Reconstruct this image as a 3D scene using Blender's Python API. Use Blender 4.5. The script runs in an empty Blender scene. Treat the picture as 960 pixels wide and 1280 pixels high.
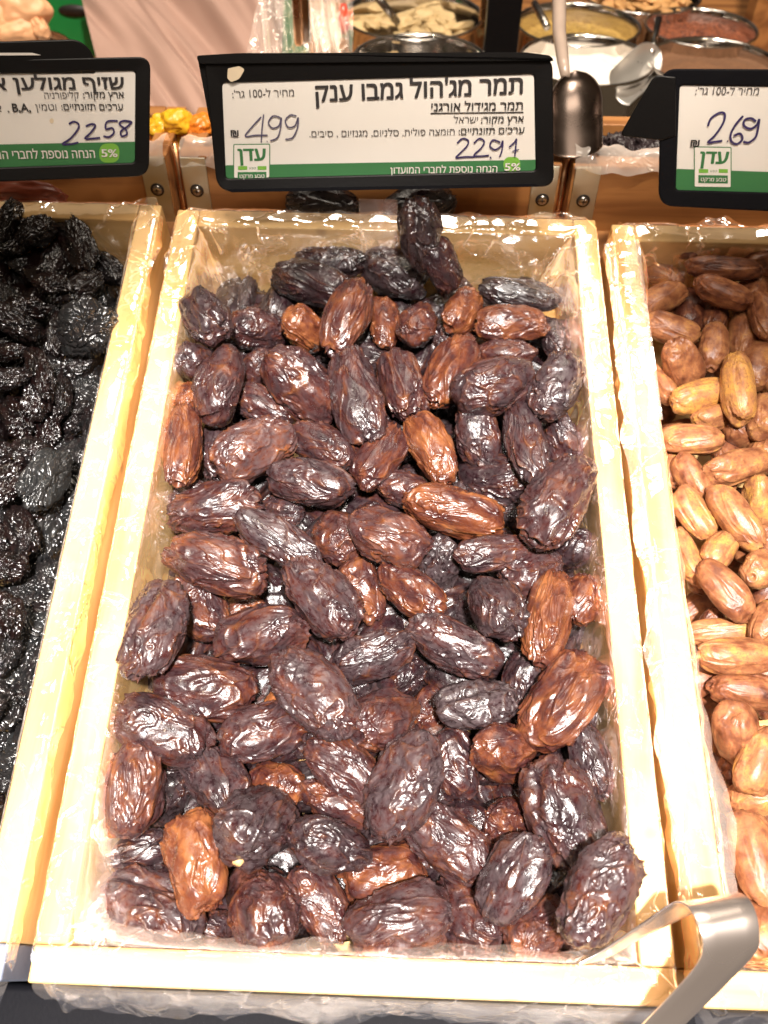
import bpy, math, random, re
import numpy as np
from mathutils import Matrix, Vector, Quaternion

random.seed(7)
C = bpy.context.scene.collection
S = bpy.context.scene
TILT = math.radians(15)                      # the stand leans towards the customer
WORLD = Matrix.Rotation(TILT, 4, 'X')        # stand frame -> upright world

# ------------------------------------------------------------------ camera
PITCH, ROLL, YAW = math.radians(62.41), math.radians(0.07), math.radians(1.84)
CAM = Vector((0.0144, 0.0100, 0.4606))
FPX = 1100.0
cp, sp, cy_, sy_ = math.cos(PITCH), math.sin(PITCH), math.cos(YAW), math.sin(YAW)
Zr = Matrix(((cy_, -sy_, 0), (sy_, cy_, 0), (0, 0, 1)))
fwd = Zr @ Vector((0, cp, -sp)); up0 = Zr @ Vector((0, sp, cp)); rt0 = Zr @ Vector((1, 0, 0))
rt = math.cos(ROLL)*rt0 + math.sin(ROLL)*up0
up = -math.sin(ROLL)*rt0 + math.cos(ROLL)*up0
cam = bpy.data.cameras.new('camera'); camo = bpy.data.objects.new('camera', cam); C.objects.link(camo)
cm = Matrix.Identity(4)
for i, v in enumerate((rt, up, -fwd)):
    for j in range(3): cm[j][i] = v[j]
cm.translation = CAM
camo.matrix_world = WORLD @ cm
cam.sensor_fit = 'VERTICAL'; cam.sensor_height = 24.0; cam.lens = FPX/1280*24.0
cam.clip_start = 0.01; cam.clip_end = 60
cam.dof.use_dof = True; cam.dof.focus_distance = 0.50; cam.dof.aperture_fstop = 6.3
S.camera = camo

# ------------------------------------------------------------------ world, lamps, exposure
w = bpy.data.worlds.new('World'); S.world = w; w.use_nodes = True
w.node_tree.nodes['Background'].inputs[0].default_value = (1.0, 0.72, 0.45, 1)
w.node_tree.nodes['Background'].inputs[1].default_value = 0.10
S.view_settings.view_transform = 'Standard'; S.view_settings.look = 'None'
S.view_settings.exposure = 0.0; S.view_settings.gamma = 1.0

def lamp(name, kind, loc, target, power, color, size=0.1, size_y=None, cone=60, blend=0.3):
    l = bpy.data.lights.new(name, kind); o = bpy.data.objects.new(name, l); C.objects.link(o)
    l.energy = power; l.color = color
    if kind == 'AREA':
        l.shape = 'RECTANGLE'; l.size = size; l.size_y = size_y or size
    else:
        l.shadow_soft_size = size; l.spot_size = math.radians(cone); l.spot_blend = blend
    d = Vector(target) - Vector(loc)
    m = d.to_track_quat('-Z', 'Y').to_matrix().to_4x4(); m.translation = Vector(loc)
    o.matrix_world = WORLD @ m
    return o
# halogen spots of the shop ceiling: one floods the near part of the crates, the others light the far shelf
lamp('ceiling_spot', 'SPOT', (0.10, -0.22, 1.55), (0.0, 0.05, 0.0), 430, (1.0, 0.94, 0.89), 0.045, cone=30, blend=0.45)
lamp('ceiling_spot', 'SPOT', (-0.55, 0.35, 1.6), (-0.02, 0.15, 0.0), 15, (1.0, 0.82, 0.58), 0.02, cone=60, blend=0.5)
lamp('ceiling_spot', 'SPOT', (0.7, 0.1, 1.7), (0.1, 0.2, 0.0), 15, (1.0, 0.82, 0.58), 0.02, cone=60, blend=0.5)
lamp('shelf_spot', 'SPOT', (0.15, 0.45, 1.7), (0.10, 1.0, 0.25), 205, (1.0, 0.88, 0.74), 0.04, cone=46, blend=0.6)
lamp('ceiling_panel', 'AREA', (0.0, 0.15, 1.7), (0.0, 0.15, 0.0), 11, (1.0, 0.90, 0.80), 0.5, 0.32)

lamp('counter_fill', 'AREA', (0.1, 1.35, 1.25), (0.15, 0.95, -0.1), 9, (1.0, 0.88, 0.74), 0.7, 0.5)  # unseen soft light, added to brighten the bowls and their reflections

# ------------------------------------------------------------------ helpers
def ray(px, py):
    return (fwd + rt*((px-480)/FPX) - up*((py-640)/FPX))
def at_z(px, py, z):
    r = ray(px, py); return CAM + r*((z-CAM.z)/r.z)
def at_y(px, py, y):
    r = ray(px, py); return CAM + r*((y-CAM.y)/r.y)
def scale_at(p):
    return (p-CAM).dot(fwd)/FPX             # metres per photo pixel

def tag(o, label=None, cat=None, group=None, kind=None):
    if label: o['label'] = label
    if cat: o['category'] = cat
    if group: o['group'] = group
    if kind: o['kind'] = kind
    return o
def empty(name, loc=(0, 0, 0), rot=None):
    o = bpy.data.objects.new(name, None); C.objects.link(o); o.location = loc
    o.empty_display_size = 0.02
    if rot is not None: o.rotation_euler = rot
    return o
def mesh_obj(name, verts, faces, mat, parent=None, smooth=False, attr=None):
    me = bpy.data.meshes.new(name)
    me.from_pydata([tuple(v) for v in verts], [], [tuple(f) for f in faces]); me.update()
    if smooth: me.polygons.foreach_set('use_smooth', [True]*len(me.polygons))
    if attr is not None:
        a = me.attributes.new('ridge', 'FLOAT', 'POINT'); a.data.foreach_set('value', attr)
    if mat: me.materials.append(mat)
    o = bpy.data.objects.new(name, me); C.objects.link(o)
    if parent: o.parent = parent
    return o
def bev(o, w=0.001, seg=2):
    m = o.modifiers.new('bevel', 'BEVEL'); m.width = w; m.segments = seg; m.limit_method = 'ANGLE'
    o.data.polygons.foreach_set('use_smooth', [True]*len(o.data.polygons))
    m.harden_normals = True
    return o
def box(name, lo, hi, mat, parent=None, bevel=0.001, jit=0.0):
    x0, y0, z0 = lo; x1, y1, z1 = hi
    v = [(x0,y0,z0),(x1,y0,z0),(x1,y1,z0),(x0,y1,z0),(x0,y0,z1),(x1,y0,z1),(x1,y1,z1),(x0,y1,z1)]
    f = [(0,3,2,1),(4,5,6,7),(0,1,5,4),(1,2,6,5),(2,3,7,6),(3,0,4,7)]
    o = mesh_obj(name, v, f, mat, parent)
    if bevel: bev(o, bevel)
    return o
def lathe(name, prof, mat, parent=None, seg=72, loc=(0,0,0)):
    vs, fs = [], []
    n = len(prof)
    for k in range(seg):
        a = 2*math.pi*k/seg
        for r, z in prof: vs.append((loc[0]+r*math.cos(a), loc[1]+r*math.sin(a), loc[2]+z))
    for k in range(seg):
        for i in range(n-1):
            a = k*n+i; b = ((k+1) % seg)*n+i
            fs.append((a, b, b+1, a+1))
    return mesh_obj(name, vs, fs, mat, parent, smooth=True)
def tube(name, pts, rad, mat, parent=None, seg=10):
    pts = [Vector(p) for p in pts]; vs, fs = [], []
    if not isinstance(rad, (list, tuple)): rad = [rad]*len(pts)
    ref = Vector((0.13, 0.3, 0.95)).normalized()
    for i, p in enumerate(pts):
        t = (pts[min(i+1, len(pts)-1)] - pts[max(i-1, 0)]).normalized()
        a = t.cross(ref).normalized(); b = t.cross(a)
        for k in range(seg):
            an = 2*math.pi*k/seg
            vs.append(p + (a*math.cos(an)+b*math.sin(an))*rad[i])
    for i in range(len(pts)-1):
        for k in range(seg):
            fs.append((i*seg+k, i*seg+(k+1) % seg, (i+1)*seg+(k+1) % seg, (i+1)*seg+k))
    fs.append(tuple(range(seg))[::-1]); fs.append(tuple((len(pts)-1)*seg+k for k in range(seg)))
    return mesh_obj(name, vs, fs, mat, parent, smooth=True)

# vectorised gradient noise
_G = np.random.RandomState(3); _perm = _G.permutation(512).astype(np.int64)
_grad = _G.normal(size=(512, 3)); _grad /= np.linalg.norm(_grad, axis=1)[:, None]
def pn(P, seed=0):
    P = np.asarray(P, float) + seed*17.31
    I = np.floor(P).astype(np.int64); F = P - I
    U = F*F*F*(F*(F*6-15)+10); out = 0
    for dx in (0, 1):
        for dy in (0, 1):
            for dz in (0, 1):
                h = _perm[(_perm[(_perm[(I[:,0]+dx) & 511] + I[:,1]+dy) & 511] + I[:,2]+dz) & 511]
                g = _grad[h]
                d = g[:,0]*(F[:,0]-dx)+g[:,1]*(F[:,1]-dy)+g[:,2]*(F[:,2]-dz)
                wgt = (U[:,0] if dx else 1-U[:,0])*(U[:,1] if dy else 1-U[:,1])*(U[:,2] if dz else 1-U[:,2])
                out = out + wgt*d
    return out*1.6
def sm(a, lo, hi):
    t = np.clip((a-lo)/(hi-lo), 0, 1); return t*t*(3-2*t)

# ------------------------------------------------------------------ materials
class NT:
    def __init__(s, name):
        s.m = bpy.data.materials.new(name); s.m.use_nodes = True
        s.t = s.m.node_tree; s.n = s.t.nodes; s.l = s.t.links
        s.p = s.n['Principled BSDF']; s.out = s.n['Material Output']
    def new(s, kind, **kw):
        n = s.n.new('ShaderNode'+kind)
        for k, v in kw.items():
            if k in n.inputs.keys() if isinstance(k, str) else False: n.inputs[k].default_value = v
            else: setattr(n, k, v)
        return n
    def link(s, a, b): s.l.new(a, b)
    def coord(s, scale=(1, 1, 1), kind='Object', rand=False):
        tc = s.n.new('ShaderNodeTexCoord'); mp = s.n.new('ShaderNodeMapping')
        mp.inputs['Scale'].default_value = scale
        s.link(tc.outputs[kind], mp.inputs['Vector'])
        if rand:
            oi = s.n.new('ShaderNodeObjectInfo'); mu = s.n.new('ShaderNodeMath'); mu.operation = 'MULTIPLY'
            mu.inputs[1].default_value = 37.0
            s.link(oi.outputs['Random'], mu.inputs[0]); s.link(mu.outputs[0], mp.inputs['Location'])
        return mp.outputs[0]
    def noise(s, vec, scale, detail=4, rough=0.55, dist=0.0):
        n = s.n.new('ShaderNodeTexNoise'); n.inputs['Scale'].default_value = scale
        n.inputs['Detail'].default_value = detail; n.inputs['Roughness'].default_value = rough
        n.inputs['Distortion'].default_value = dist
        s.link(vec, n.inputs['Vector']); return n.outputs['Fac']
    def ramp(s, fac, stops):
        r = s.n.new('ShaderNodeValToRGB'); s.link(fac, r.inputs[0])
        e = r.color_ramp.elements
        while len(e) < len(stops): e.new(0.5)
        for el, (p, c) in zip(e, stops):
            el.position = p; el.color = (c, c, c, 1) if isinstance(c, (int, float)) else (*c, 1)
        return r.outputs[0]
    def mix(s, fac, a, b, mode='MIX'):
        m = s.n.new('ShaderNodeMix'); m.data_type = 'RGBA'; m.blend_type = mode
        for i, v in ((0, fac), (6, a), (7, b)):
            if isinstance(v, (int, float)): m.inputs[i].default_value = v if i == 0 else (v, v, v, 1)
            elif isinstance(v, tuple): m.inputs[i].default_value = (*v, 1)
            else: s.link(v, m.inputs[i])
        return m.outputs[2]
    def math(s, op, a, b=0.0, clamp=False):
        m = s.n.new('ShaderNodeMath'); m.operation = op; m.use_clamp = clamp
        for i, v in enumerate((a, b)):
            if isinstance(v, (int, float)): m.inputs[i].default_value = v
            else: s.link(v, m.inputs[i])
        return m.outputs[0]
    def bump(s, h, strength, dist, normal=None):
        b = s.n.new('ShaderNodeBump'); b.inputs['Strength'].default_value = strength
        b.inputs['Distance'].default_value = dist; s.link(h, b.inputs['Height'])
        if normal: s.link(normal, b.inputs['Normal'])
        return b.outputs[0]
    def set(s, **kw):
        for k, v in kw.items():
            k = k.replace('_', ' ')
            i = s.p.inputs[k]
            if hasattr(v, 'is_output') or isinstance(v, bpy.types.NodeSocket): s.link(v, i)
            else: i.default_value = (*v, 1) if isinstance(v, tuple) and len(v) == 3 and i.type == 'RGBA' else v
        return s

def plain(name, col, rough=0.5, metal=0.0, coat=0.0, nscale=60, var=0.15, bump=0.0, bscale=400):
    t = NT(name); v = t.coord()
    n = t.noise(v, nscale, 5)
    c = t.mix(n, tuple(x*(1-var) for x in col), tuple(min(1, x*(1+var)) for x in col))
    t.set(Base_Color=c, Roughness=rough, Metallic=metal, Coat_Weight=coat)
    if bump: t.set(Normal=t.bump(t.noise(v, bscale, 3), bump, 0.0005))
    return t.m

def wood(name, axis, a, b, knots=True):
    t = NT(name)
    sc = [70, 70, 70]; sc['xyz'.index(axis)] = 5
    v = t.coord(tuple(sc), rand=True)
    grain = t.noise(v, 1.0, 6, 0.6, 0.6)
    sc2 = [9, 9, 9]; sc2['xyz'.index(axis)] = 1.3
    v2 = t.coord(tuple(sc2), rand=True)
    wv = t.n.new('ShaderNodeTexWave'); wv.wave_type = 'RINGS'; wv.inputs['Scale'].default_value = 1.6
    wv.inputs['Distortion'].default_value = 5.5; wv.inputs['Detail'].default_value = 2
    t.link(v2, wv.inputs['Vector'])
    f = t.math('ADD', t.math('MULTIPLY', grain, 0.75), t.math('MULTIPLY', wv.outputs['Fac'], 0.25))
    c = t.ramp(f, [(0.36, b), (0.56, a)])
    if knots:
        v3 = t.coord((1, 1, 1), rand=True)
        vo = t.n.new('ShaderNodeTexVoronoi'); vo.inputs['Scale'].default_value = 22
        t.link(v3, vo.inputs['Vector'])
        k = t.ramp(vo.outputs['Distance'], [(0.0, 1.0), (0.06, 0.7), (0.12, 0.0)])
        c = t.mix(t.math('MULTIPLY', k, 0.55), c, (0.16, 0.07, 0.025))
        st = t.ramp(t.noise(v3, 30, 3), [(0.62, 0.0), (0.8, 0.35)])
        c = t.mix(st, c, tuple(x*0.55 for x in b))
    t.set(Base_Color=c, Roughness=0.55, Normal=t.bump(grain, 0.25, 0.0006))
    return t.m
PA, PB = (0.74, 0.48, 0.20), (0.57, 0.33, 0.11)
M_woodx = wood('pine_wood_across', 'x', PA, PB)
M_woody = wood('pine_wood_along', 'y', PA, PB)
OA, OB = (0.38, 0.165, 0.05), (0.21, 0.08, 0.022)
M_owoodx = wood('oiled_wood_across', 'x', OA, OB)
M_owoody = wood('oiled_wood_along', 'y', OA, OB)

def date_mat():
    t = NT('dried_date_skin')
    oi = t.n.new('ShaderNodeObjectInfo'); sep = t.n.new('ShaderNodeSeparateColor')
    t.link(oi.outputs['Color'], sep.inputs[0])
    tone, bloom = sep.outputs[0], sep.outputs[1]
    at = t.n.new('ShaderNodeAttribute'); at.attribute_name = 'ridge'; rg = at.outputs['Fac']
    v = t.coord(rand=True)
    big = t.noise(v, 1.6, 4, 0.6, 0.4); med = t.noise(v, 5.0, 5, 0.65, 0.5)
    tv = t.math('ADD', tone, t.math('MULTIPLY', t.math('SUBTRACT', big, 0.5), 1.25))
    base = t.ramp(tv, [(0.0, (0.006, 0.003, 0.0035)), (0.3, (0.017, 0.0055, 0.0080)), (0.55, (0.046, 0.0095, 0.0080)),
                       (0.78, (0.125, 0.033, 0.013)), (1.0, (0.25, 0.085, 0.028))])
    # thin translucent skin on the ridges shows amber
    amber = t.mix(tone, (0.040, 0.011, 0.006), (0.27, 0.095, 0.026))
    rf = t.math('MULTIPLY', t.math('POWER', rg, 1.6), t.ramp(big, [(0.42, 0.05), (0.66, 0.85)]))
    c = t.mix(rf, base, amber)
    # waxy grey bloom between the wrinkles
    bl = t.math('MULTIPLY', t.ramp(med, [(0.36, 0.0), (0.60, 1.0)]), bloom)
    bl = t.math('MULTIPLY', bl, t.math('SUBTRACT', 1.0, rf, True))
    c = t.mix(t.math('MULTIPLY', bl, 0.62), c, (0.105, 0.078, 0.082))
    fine = t.noise(v, 9, 4, 0.55, 0.8)
    micro = t.noise(v, 45, 2, 0.5)
    nb = t.bump(fine, 0.13, 0.06)
    nb = t.bump(micro, 0.025, 0.02, nb)
    rough = t.ramp(med, [(0.3, 0.22), (0.7, 0.38)])
    t.set(Base_Color=c, Roughness=rough, Normal=nb, Specular_IOR_Level=0.6, Coat_Weight=0.35, Coat_Roughness=0.14)
    return t.m
M_date = date_mat()
def prune_mat():
    t = NT('prune_skin')
    oi = t.n.new('ShaderNodeObjectInfo'); sep = t.n.new('ShaderNodeSeparateColor')
    t.link(oi.outputs['Color'], sep.inputs[0])
    v = t.coord(rand=True)
    n = t.noise(v, 2.2, 4); f = t.noise(v, 16, 4, 0.6, 0.5)
    c = t.ramp(n, [(0.35, (0.002, 0.0015, 0.0017)), (0.7, (0.012, 0.004, 0.0035))])
    c = t.mix(sep.outputs[1], c, (0.022, 0.0235, 0.024))
    nb = t.bump(f, 0.07, 0.05)
    t.set(Base_Color=c, Roughness=t.ramp(f, [(0.3, 0.14), (0.7, 0.28)]), Normal=nb, Specular_IOR_Level=0.5, Coat_Weight=0.3, Coat_Roughness=0.12)
    return t.m
M_prune = prune_mat()
def amber_mat():
    t = NT('amber_date_skin')
    oi = t.n.new('ShaderNodeObjectInfo'); sep = t.n.new('ShaderNodeSeparateColor')
    t.link(oi.outputs['Color'], sep.inputs[0]); tone = sep.outputs[0]
    at = t.n.new('ShaderNodeAttribute'); at.attribute_name = 'ridge'; rg = at.outputs['Fac']
    v = t.coord((1.9, 1, 1), rand=True)
    big = t.noise(v, 1.5, 3, 0.5, 0.3); med = t.noise(v, 7, 5, 0.65, 0.6)
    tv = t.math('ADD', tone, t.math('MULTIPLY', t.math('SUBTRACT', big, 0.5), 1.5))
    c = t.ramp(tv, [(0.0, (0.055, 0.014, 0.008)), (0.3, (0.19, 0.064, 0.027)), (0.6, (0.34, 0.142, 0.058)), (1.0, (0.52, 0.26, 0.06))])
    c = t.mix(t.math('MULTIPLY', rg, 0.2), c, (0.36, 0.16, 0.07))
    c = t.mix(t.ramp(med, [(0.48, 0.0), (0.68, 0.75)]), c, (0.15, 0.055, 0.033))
    wrk = t.noise(t.coord((5, 6, 6), rand=True), 1.3, 4, 0.6, 1.0)
    nb = t.bump(t.ramp(wrk, [(0.40, 0.0), (0.5, 1.0), (0.6, 0.0)]), 0.07, 0.04)
    t.set(Base_Color=c, Roughness=t.ramp(med, [(0.3, 0.25), (0.7, 0.45)]), Normal=t.bump(t.noise(v, 18, 4, 0.6, 0.8), 0.10, 0.03, nb), Specular_IOR_Level=0.45,
          Subsurface_Weight=0.0, Subsurface_Scale=0.15)
    t.p.inputs['Subsurface Radius'].default_value = (1.0, 0.35, 0.1)
    return t.m
M_amber = amber_mat()

def film_mat(name, milk=0.05, streak=1.0, gloss=0.8):
    t = NT(name); t.n.remove(t.p)
    v = t.coord()
    tr = t.n.new('ShaderNodeBsdfTransparent'); tr.inputs[0].default_value = (0.985, 0.98, 0.975, 1)
    gl = t.n.new('ShaderNodeBsdfGlossy'); gl.inputs['Roughness'].default_value = 0.12; gl.inputs[0].default_value = (1, 1, 1, 1)
    df = t.n.new('ShaderNodeBsdfDiffuse'); df.inputs[0].default_value = (0.92, 0.86, 0.80, 1)
    tl = t.n.new('ShaderNodeBsdfTranslucent'); tl.inputs[0].default_value = (0.92, 0.86, 0.80, 1)
    n1 = t.noise(v, 26, 3, 0.5, 0.5); n2 = t.noise(v, 90, 2, 0.5, 0.4)
    crease = t.ramp(n1, [(0.478, 0.0), (0.5, 1.0), (0.522, 0.0)])
    nb = t.bump(t.math('ADD', t.math('MULTIPLY', crease, 0.7), t.math('MULTIPLY', n2, 0.35)), 0.35*streak, 0.003)
    for x in (gl, df, tl): t.link(nb, x.inputs['Normal'])
    lw = t.n.new('ShaderNodeLayerWeight'); lw.inputs[0].default_value = 0.42; t.link(nb, lw.inputs['Normal'])
    m0 = t.n.new('ShaderNodeMixShader'); m0.inputs[0].default_value = 0.5
    t.link(df.outputs[0], m0.inputs[1]); t.link(tl.outputs[0], m0.inputs[2])
    m1 = t.n.new('ShaderNodeMixShader')
    mf = t.math('ADD', t.math('MULTIPLY', crease, 0.07*streak), milk)
    mf = t.math('ADD', mf, t.math('MULTIPLY', t.ramp(t.noise(v, 14, 3), [(0.4, 0.0), (0.75, 1.0)]), milk*1.2))
    t.link(mf, m1.inputs[0]); t.link(tr.outputs[0], m1.inputs[1]); t.link(m0.outputs[0], m1.inputs[2])
    m2 = t.n.new('ShaderNodeAddShader')               # a clear sheet adds its gloss to what shines through
    cc = t.n.new('ShaderNodeCombineColor'); fr = t.math('MULTIPLY', lw.outputs['Fresnel'], gloss)
    for k in range(3): t.link(fr, cc.inputs[k])
    t.link(cc.outputs[0], gl.inputs[0])
    t.link(m1.outputs[0], m2.inputs[0]); t.link(gl.outputs[0], m2.inputs[1])
    t.link(m2.outputs[0], t.out.inputs[0])
    return t.m
M_film = film_mat('thin_plastic_film', 0.015, 1.5, 1.0)
M_filmb = film_mat('clear_plastic_strip', 0.07, 0.3, 0.3)

M_black = plain('black_plastic', (0.005, 0.0045, 0.005), 0.38, nscale=90, bump=0.15, bscale=500); M_black.node_tree.nodes['Principled BSDF'].inputs['Specular IOR Level'].default_value = 0.25
M_blackr = plain('black_rubber_edge', (0.005, 0.005, 0.007), 0.6, bump=0.3); M_blackr.node_tree.nodes['Principled BSDF'].inputs['Specular IOR Level'].default_value = 0.08
M_card = plain('white_card', (0.74, 0.71, 0.68), 0.55, var=0.04, nscale=25)
M_green = plain('green_print', (0.035, 0.17, 0.055), 0.5, var=0.08)
M_lime = plain('lime_print', (0.17, 0.42, 0.05), 0.5, var=0.05)
M_ink = plain('black_print', (0.02, 0.016, 0.018), 0.6, var=0.1)
M_grink = plain('grey_print', (0.06, 0.05, 0.05), 0.6, var=0.1)
M_pen = plain('violet_marker_ink', (0.030, 0.018, 0.10), 0.5, var=0.4, nscale=300)
M_penl = plain('faded_marker_ink', (0.075, 0.065, 0.13), 0.5, var=0.4, nscale=300)
M_cream = plain('cream_label_scrap', (0.66, 0.55, 0.40), 0.7)
def metal(name, col, rough, nscale=30, bump=0.05):
    t = NT(name); v = t.coord(); n = t.noise(v, nscale, 4)
    t.set(Base_Color=t.mix(n, tuple(x*0.85 for x in col), col), Metallic=1.0,
          Roughness=t.ramp(n, [(0.3, rough*0.75), (0.7, rough*1.3)]), Normal=t.bump(n, bump, 0.001))
    return t.m
M_steel = metal('polished_steel', (0.74, 0.70, 0.66), 0.13)
M_steelb = metal('brushed_steel', (0.50, 0.46, 0.42), 0.27)
M_scoop = metal('dull_steel', (0.17, 0.13, 0.11), 0.30)
M_tong = metal('tongs_steel', (0.86, 0.75, 0.68), 0.30, 3, 0.0)
M_zinc = metal('zinc_plate', (0.62, 0.60, 0.50), 0.42, 90, 0.15)
M_copper = metal('copper_pipe', (0.75, 0.42, 0.22), 0.28)
M_dark = plain('dark_shelf', (0.014, 0.010, 0.009), 0.5)
M_greyblue = plain('grey_blue_cover', (0.16, 0.18, 0.24), 0.55, var=0.2, bump=0.4)
M_gplastic = plain('green_plastic', (0.01, 0.20, 0.045), 0.4, var=0.1)

# ------------------------------------------------------------------ fruit meshes
def cube_sphere(n):
    g = np.tan(np.linspace(-1, 1, n+1)*math.pi/4)
    a, b = np.meshgrid(g, g, indexing='ij'); o = np.ones_like(a)
    V, Fs, off = [], [], 0
    for P in ((o, a, b), (-o, b, a), (b, o, a), (a, -o, b), (a, b, o), (b, a, -o)):
        V.append(np.stack(P, -1).reshape(-1, 3))
        i, j = np.meshgrid(np.arange(n), np.arange(n), indexing='ij')
        k = (i*(n+1)+j).ravel()+off
        Fs.append(np.stack([k, k+n+1, k+n+2, k+1], 1)); off += (n+1)**2
    V = np.concatenate(V); Fs = np.concatenate(Fs)
    V /= np.linalg.norm(V, axis=1)[:, None]
    key = np.round(V*1e5).astype(np.int64)
    _, idx, inv = np.unique(key, axis=0, return_index=True, return_inverse=True)
    return V[idx], inv.ravel()[Fs]
_CS = {}
def fruit_mesh(name, n, shape, mat):
    if n not in _CS: _CS[n] = cube_sphere(n)
    D, Fs = _CS[n]
    P, ridge = shape(D)
    me = bpy.data.meshes.new(name)
    me.vertices.add(len(P)); me.vertices.foreach_set('co', P.astype(np.float32).ravel())
    me.loops.add(Fs.size); me.loops.foreach_set('vertex_index', Fs.ravel().astype(np.int32))
    me.polygons.add(len(Fs)); me.polygons.foreach_set('loop_start', np.arange(0, Fs.size, 4, dtype=np.int32))
    me.polygons.foreach_set('loop_total', np.full(len(Fs), 4, np.int32))
    me.polygons.foreach_set('use_smooth', np.ones(len(Fs), bool))
    me.update(calc_edges=True)
    a = me.attributes.new('ridge', 'FLOAT', 'POINT'); a.data.foreach_set('value', ridge.astype(np.float32))
    me.materials.append(mat)
    return me
def superell(D, px=2.5, taper=0.0, bend=0.0):
    x = D[:, 0]; r = np.sqrt(np.maximum(1e-12, 1-x*x))
    t = np.arctan2(r, x)                                  # 0..pi along the length
    c, s = np.cos(t), np.sin(t)
    e = 2.0/px
    X = np.sign(c)*np.abs(c)**e; R = np.abs(s)**e
    R = R*(1+taper*X)
    u = D[:, 1]/r; v = D[:, 2]/r
    return X, R*u, R*v + bend*(X*X-0.4)
def disp(P, h):
    Nn = P/np.array([1.15, 1, 1])
    Nn /= np.linalg.norm(Nn, axis=1)[:, None]+1e-9
    return P+Nn*h[:, None]
def date_shape(seed):
    r = random.Random(seed)
    px, tp, bd = r.uniform(2.1, 2.7), r.uniform(-0.12, 0.12), r.uniform(-0.05, 0.08)
    fx = r.choice([0.40, 0.55, 0.75, 1.0]); F = r.uniform(1.25, 1.9); wamp = r.uniform(0.5, 0.9); style = seed % 4
    def f(D):
        P = np.stack(superell(D, px, tp, bd), 1)
        low = pn(P*np.array([0.9, 1.1, 1.1]), seed)*0.15 + pn(P*1.9, seed+3)*0.07
        Q = P*np.array([fx*1.5, 1, 1])
        Wp = np.stack([pn(Q*1.3, seed+5), pn(Q*1.3, seed+6), pn(Q*1.3, seed+7)], 1)*wamp
        n1 = pn(Q*F+Wp, seed+8); n2 = pn(Q*F*1.9+Wp*1.5, seed+9); n3 = pn(Q*F*3.3+Wp*2.0, seed+10)
        m = sm(pn(P*1.2, seed+11), -0.35, 0.35)           # smoother patches
        def crest(n, w_): return np.exp(-np.abs(n/w_)**1.4)
        r1 = crest(n1, 0.10); r2 = crest(n2, 0.12); r3 = crest(n3, 0.16)
        h = low + (0.085*r1 + 0.062*r2*(0.3+0.7*m) + 0.028*r3*(.3+.7*m))*(0.55+0.45*m)
        h += np.tanh(n1*3.5)*0.030 + np.abs(n2)*0.03 - 0.05*crest(n2+0.30, 0.10)*m
        dc = np.hypot(P[:, 1], P[:, 2]); h -= 0.10*np.exp(-(dc/0.17)**2)*(P[:, 0] > 0)
        h += 0.03*np.exp(-((dc-0.25)/0.06)**2)*(P[:, 0] > 0)
        P2 = disp(P, h)
        if style == 1:                                     # a pinched fold along the length
            q = np.abs(P[:, 1]-0.25*np.sin(P[:, 0]*2+seed)); top = P[:, 2] > 0
            P2[:, 2] -= 0.16*np.exp(-(q/0.16)**2)*top*sm(1-np.abs(P[:, 0]), 0, .3)
            r1 = np.maximum(r1, 0.7*np.exp(-((q-0.24)/0.07)**2)*top)
        return P2, np.clip(r1*0.9+r2*0.3, 0, 1)
    return f
def prune_shape(seed):
    r = random.Random(seed); px = r.uniform(2.0, 2.3); fx = r.uniform(0.8, 1.2)
    def f(D):
        P = np.stack(superell(D, px, r.uniform(-0.15, 0.15), 0), 1)
        low = pn(P*1.2, seed)*0.20 + pn(P*2.3, seed+3)*0.10
        Q = P*np.array([fx, 1, 1]); Wp = np.stack([pn(Q*1.4, seed+5), pn(Q*1.4, seed+6), pn(Q*1.4, seed+7)], 1)*0.7
        n1 = pn(Q*1.8+Wp, seed+8); n2 = pn(Q*3.6+Wp*2, seed+9); n3 = pn(Q*8+Wp*2, seed+10)
        h = low - 0.11*np.exp(-(n1/0.12)**2) - 0.09*np.exp(-(n2/0.14)**2) + 0.05*np.abs(n2) + 0.016*n3
        return disp(P, h), np.clip(1-np.abs(n1)*4, 0, 1)
    return f
def amber_shape(seed):
    r = random.Random(seed); px, tp, bd = r.uniform(2.3, 3.0), r.uniform(-0.15, 0.05), r.uniform(-0.08, 0.12)
    def f(D):
        P = np.stack(superell(D, px, tp, bd), 1)
        low = pn(P*np.array([0.8, 1, 1]), seed)*0.14
        Q = P*np.array([0.45, 1, 1]); Wp = np.stack([pn(Q*1.5, seed+5), pn(Q*1.5, seed+6), pn(Q*1.5, seed+7)], 1)*0.5
        n1 = pn(Q*1.7+Wp, seed+8); n2 = pn(Q*4.2+Wp*1.6, seed+9)
        m = sm(pn(P*1.2, seed+11), -0.2, 0.4)
        r1 = np.exp(-(n1/0.10)**2); r2 = np.exp(-(n2/0.16)**2)
        h = low + 0.042*r1*(0.4+0.6*m) + 0.026*r2*(.3+.7*m) + np.tanh(n1*3)*0.04
        dc = np.hypot(P[:, 1], P[:, 2]); h -= 0.14*np.exp(-(dc/0.13)**2)*(P[:, 0] > 0)
        h += 0.04*np.exp(-((dc-0.24)/0.07)**2)*(P[:, 0] > 0)
        return disp(P, h), r1*m
    return f
BLUNT = sorted(range(24), key=lambda k: -random.Random(11+5*k).uniform(2.1, 2.7))
DATES = [fruit_mesh('large_date', 56, date_shape(11+5*k), M_date) for k in range(24)]
PRUNES = [fruit_mesh('prune', 48, prune_shape(301+7*k), M_prune) for k in range(12)]
AMBERS = [fruit_mesh('amber_date', 40, amber_shape(601+7*k), M_amber) for k in range(12)]
LOWD = [fruit_mesh('lower_date', 26, date_shape(911+5*k), M_date) for k in range(6)]

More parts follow.
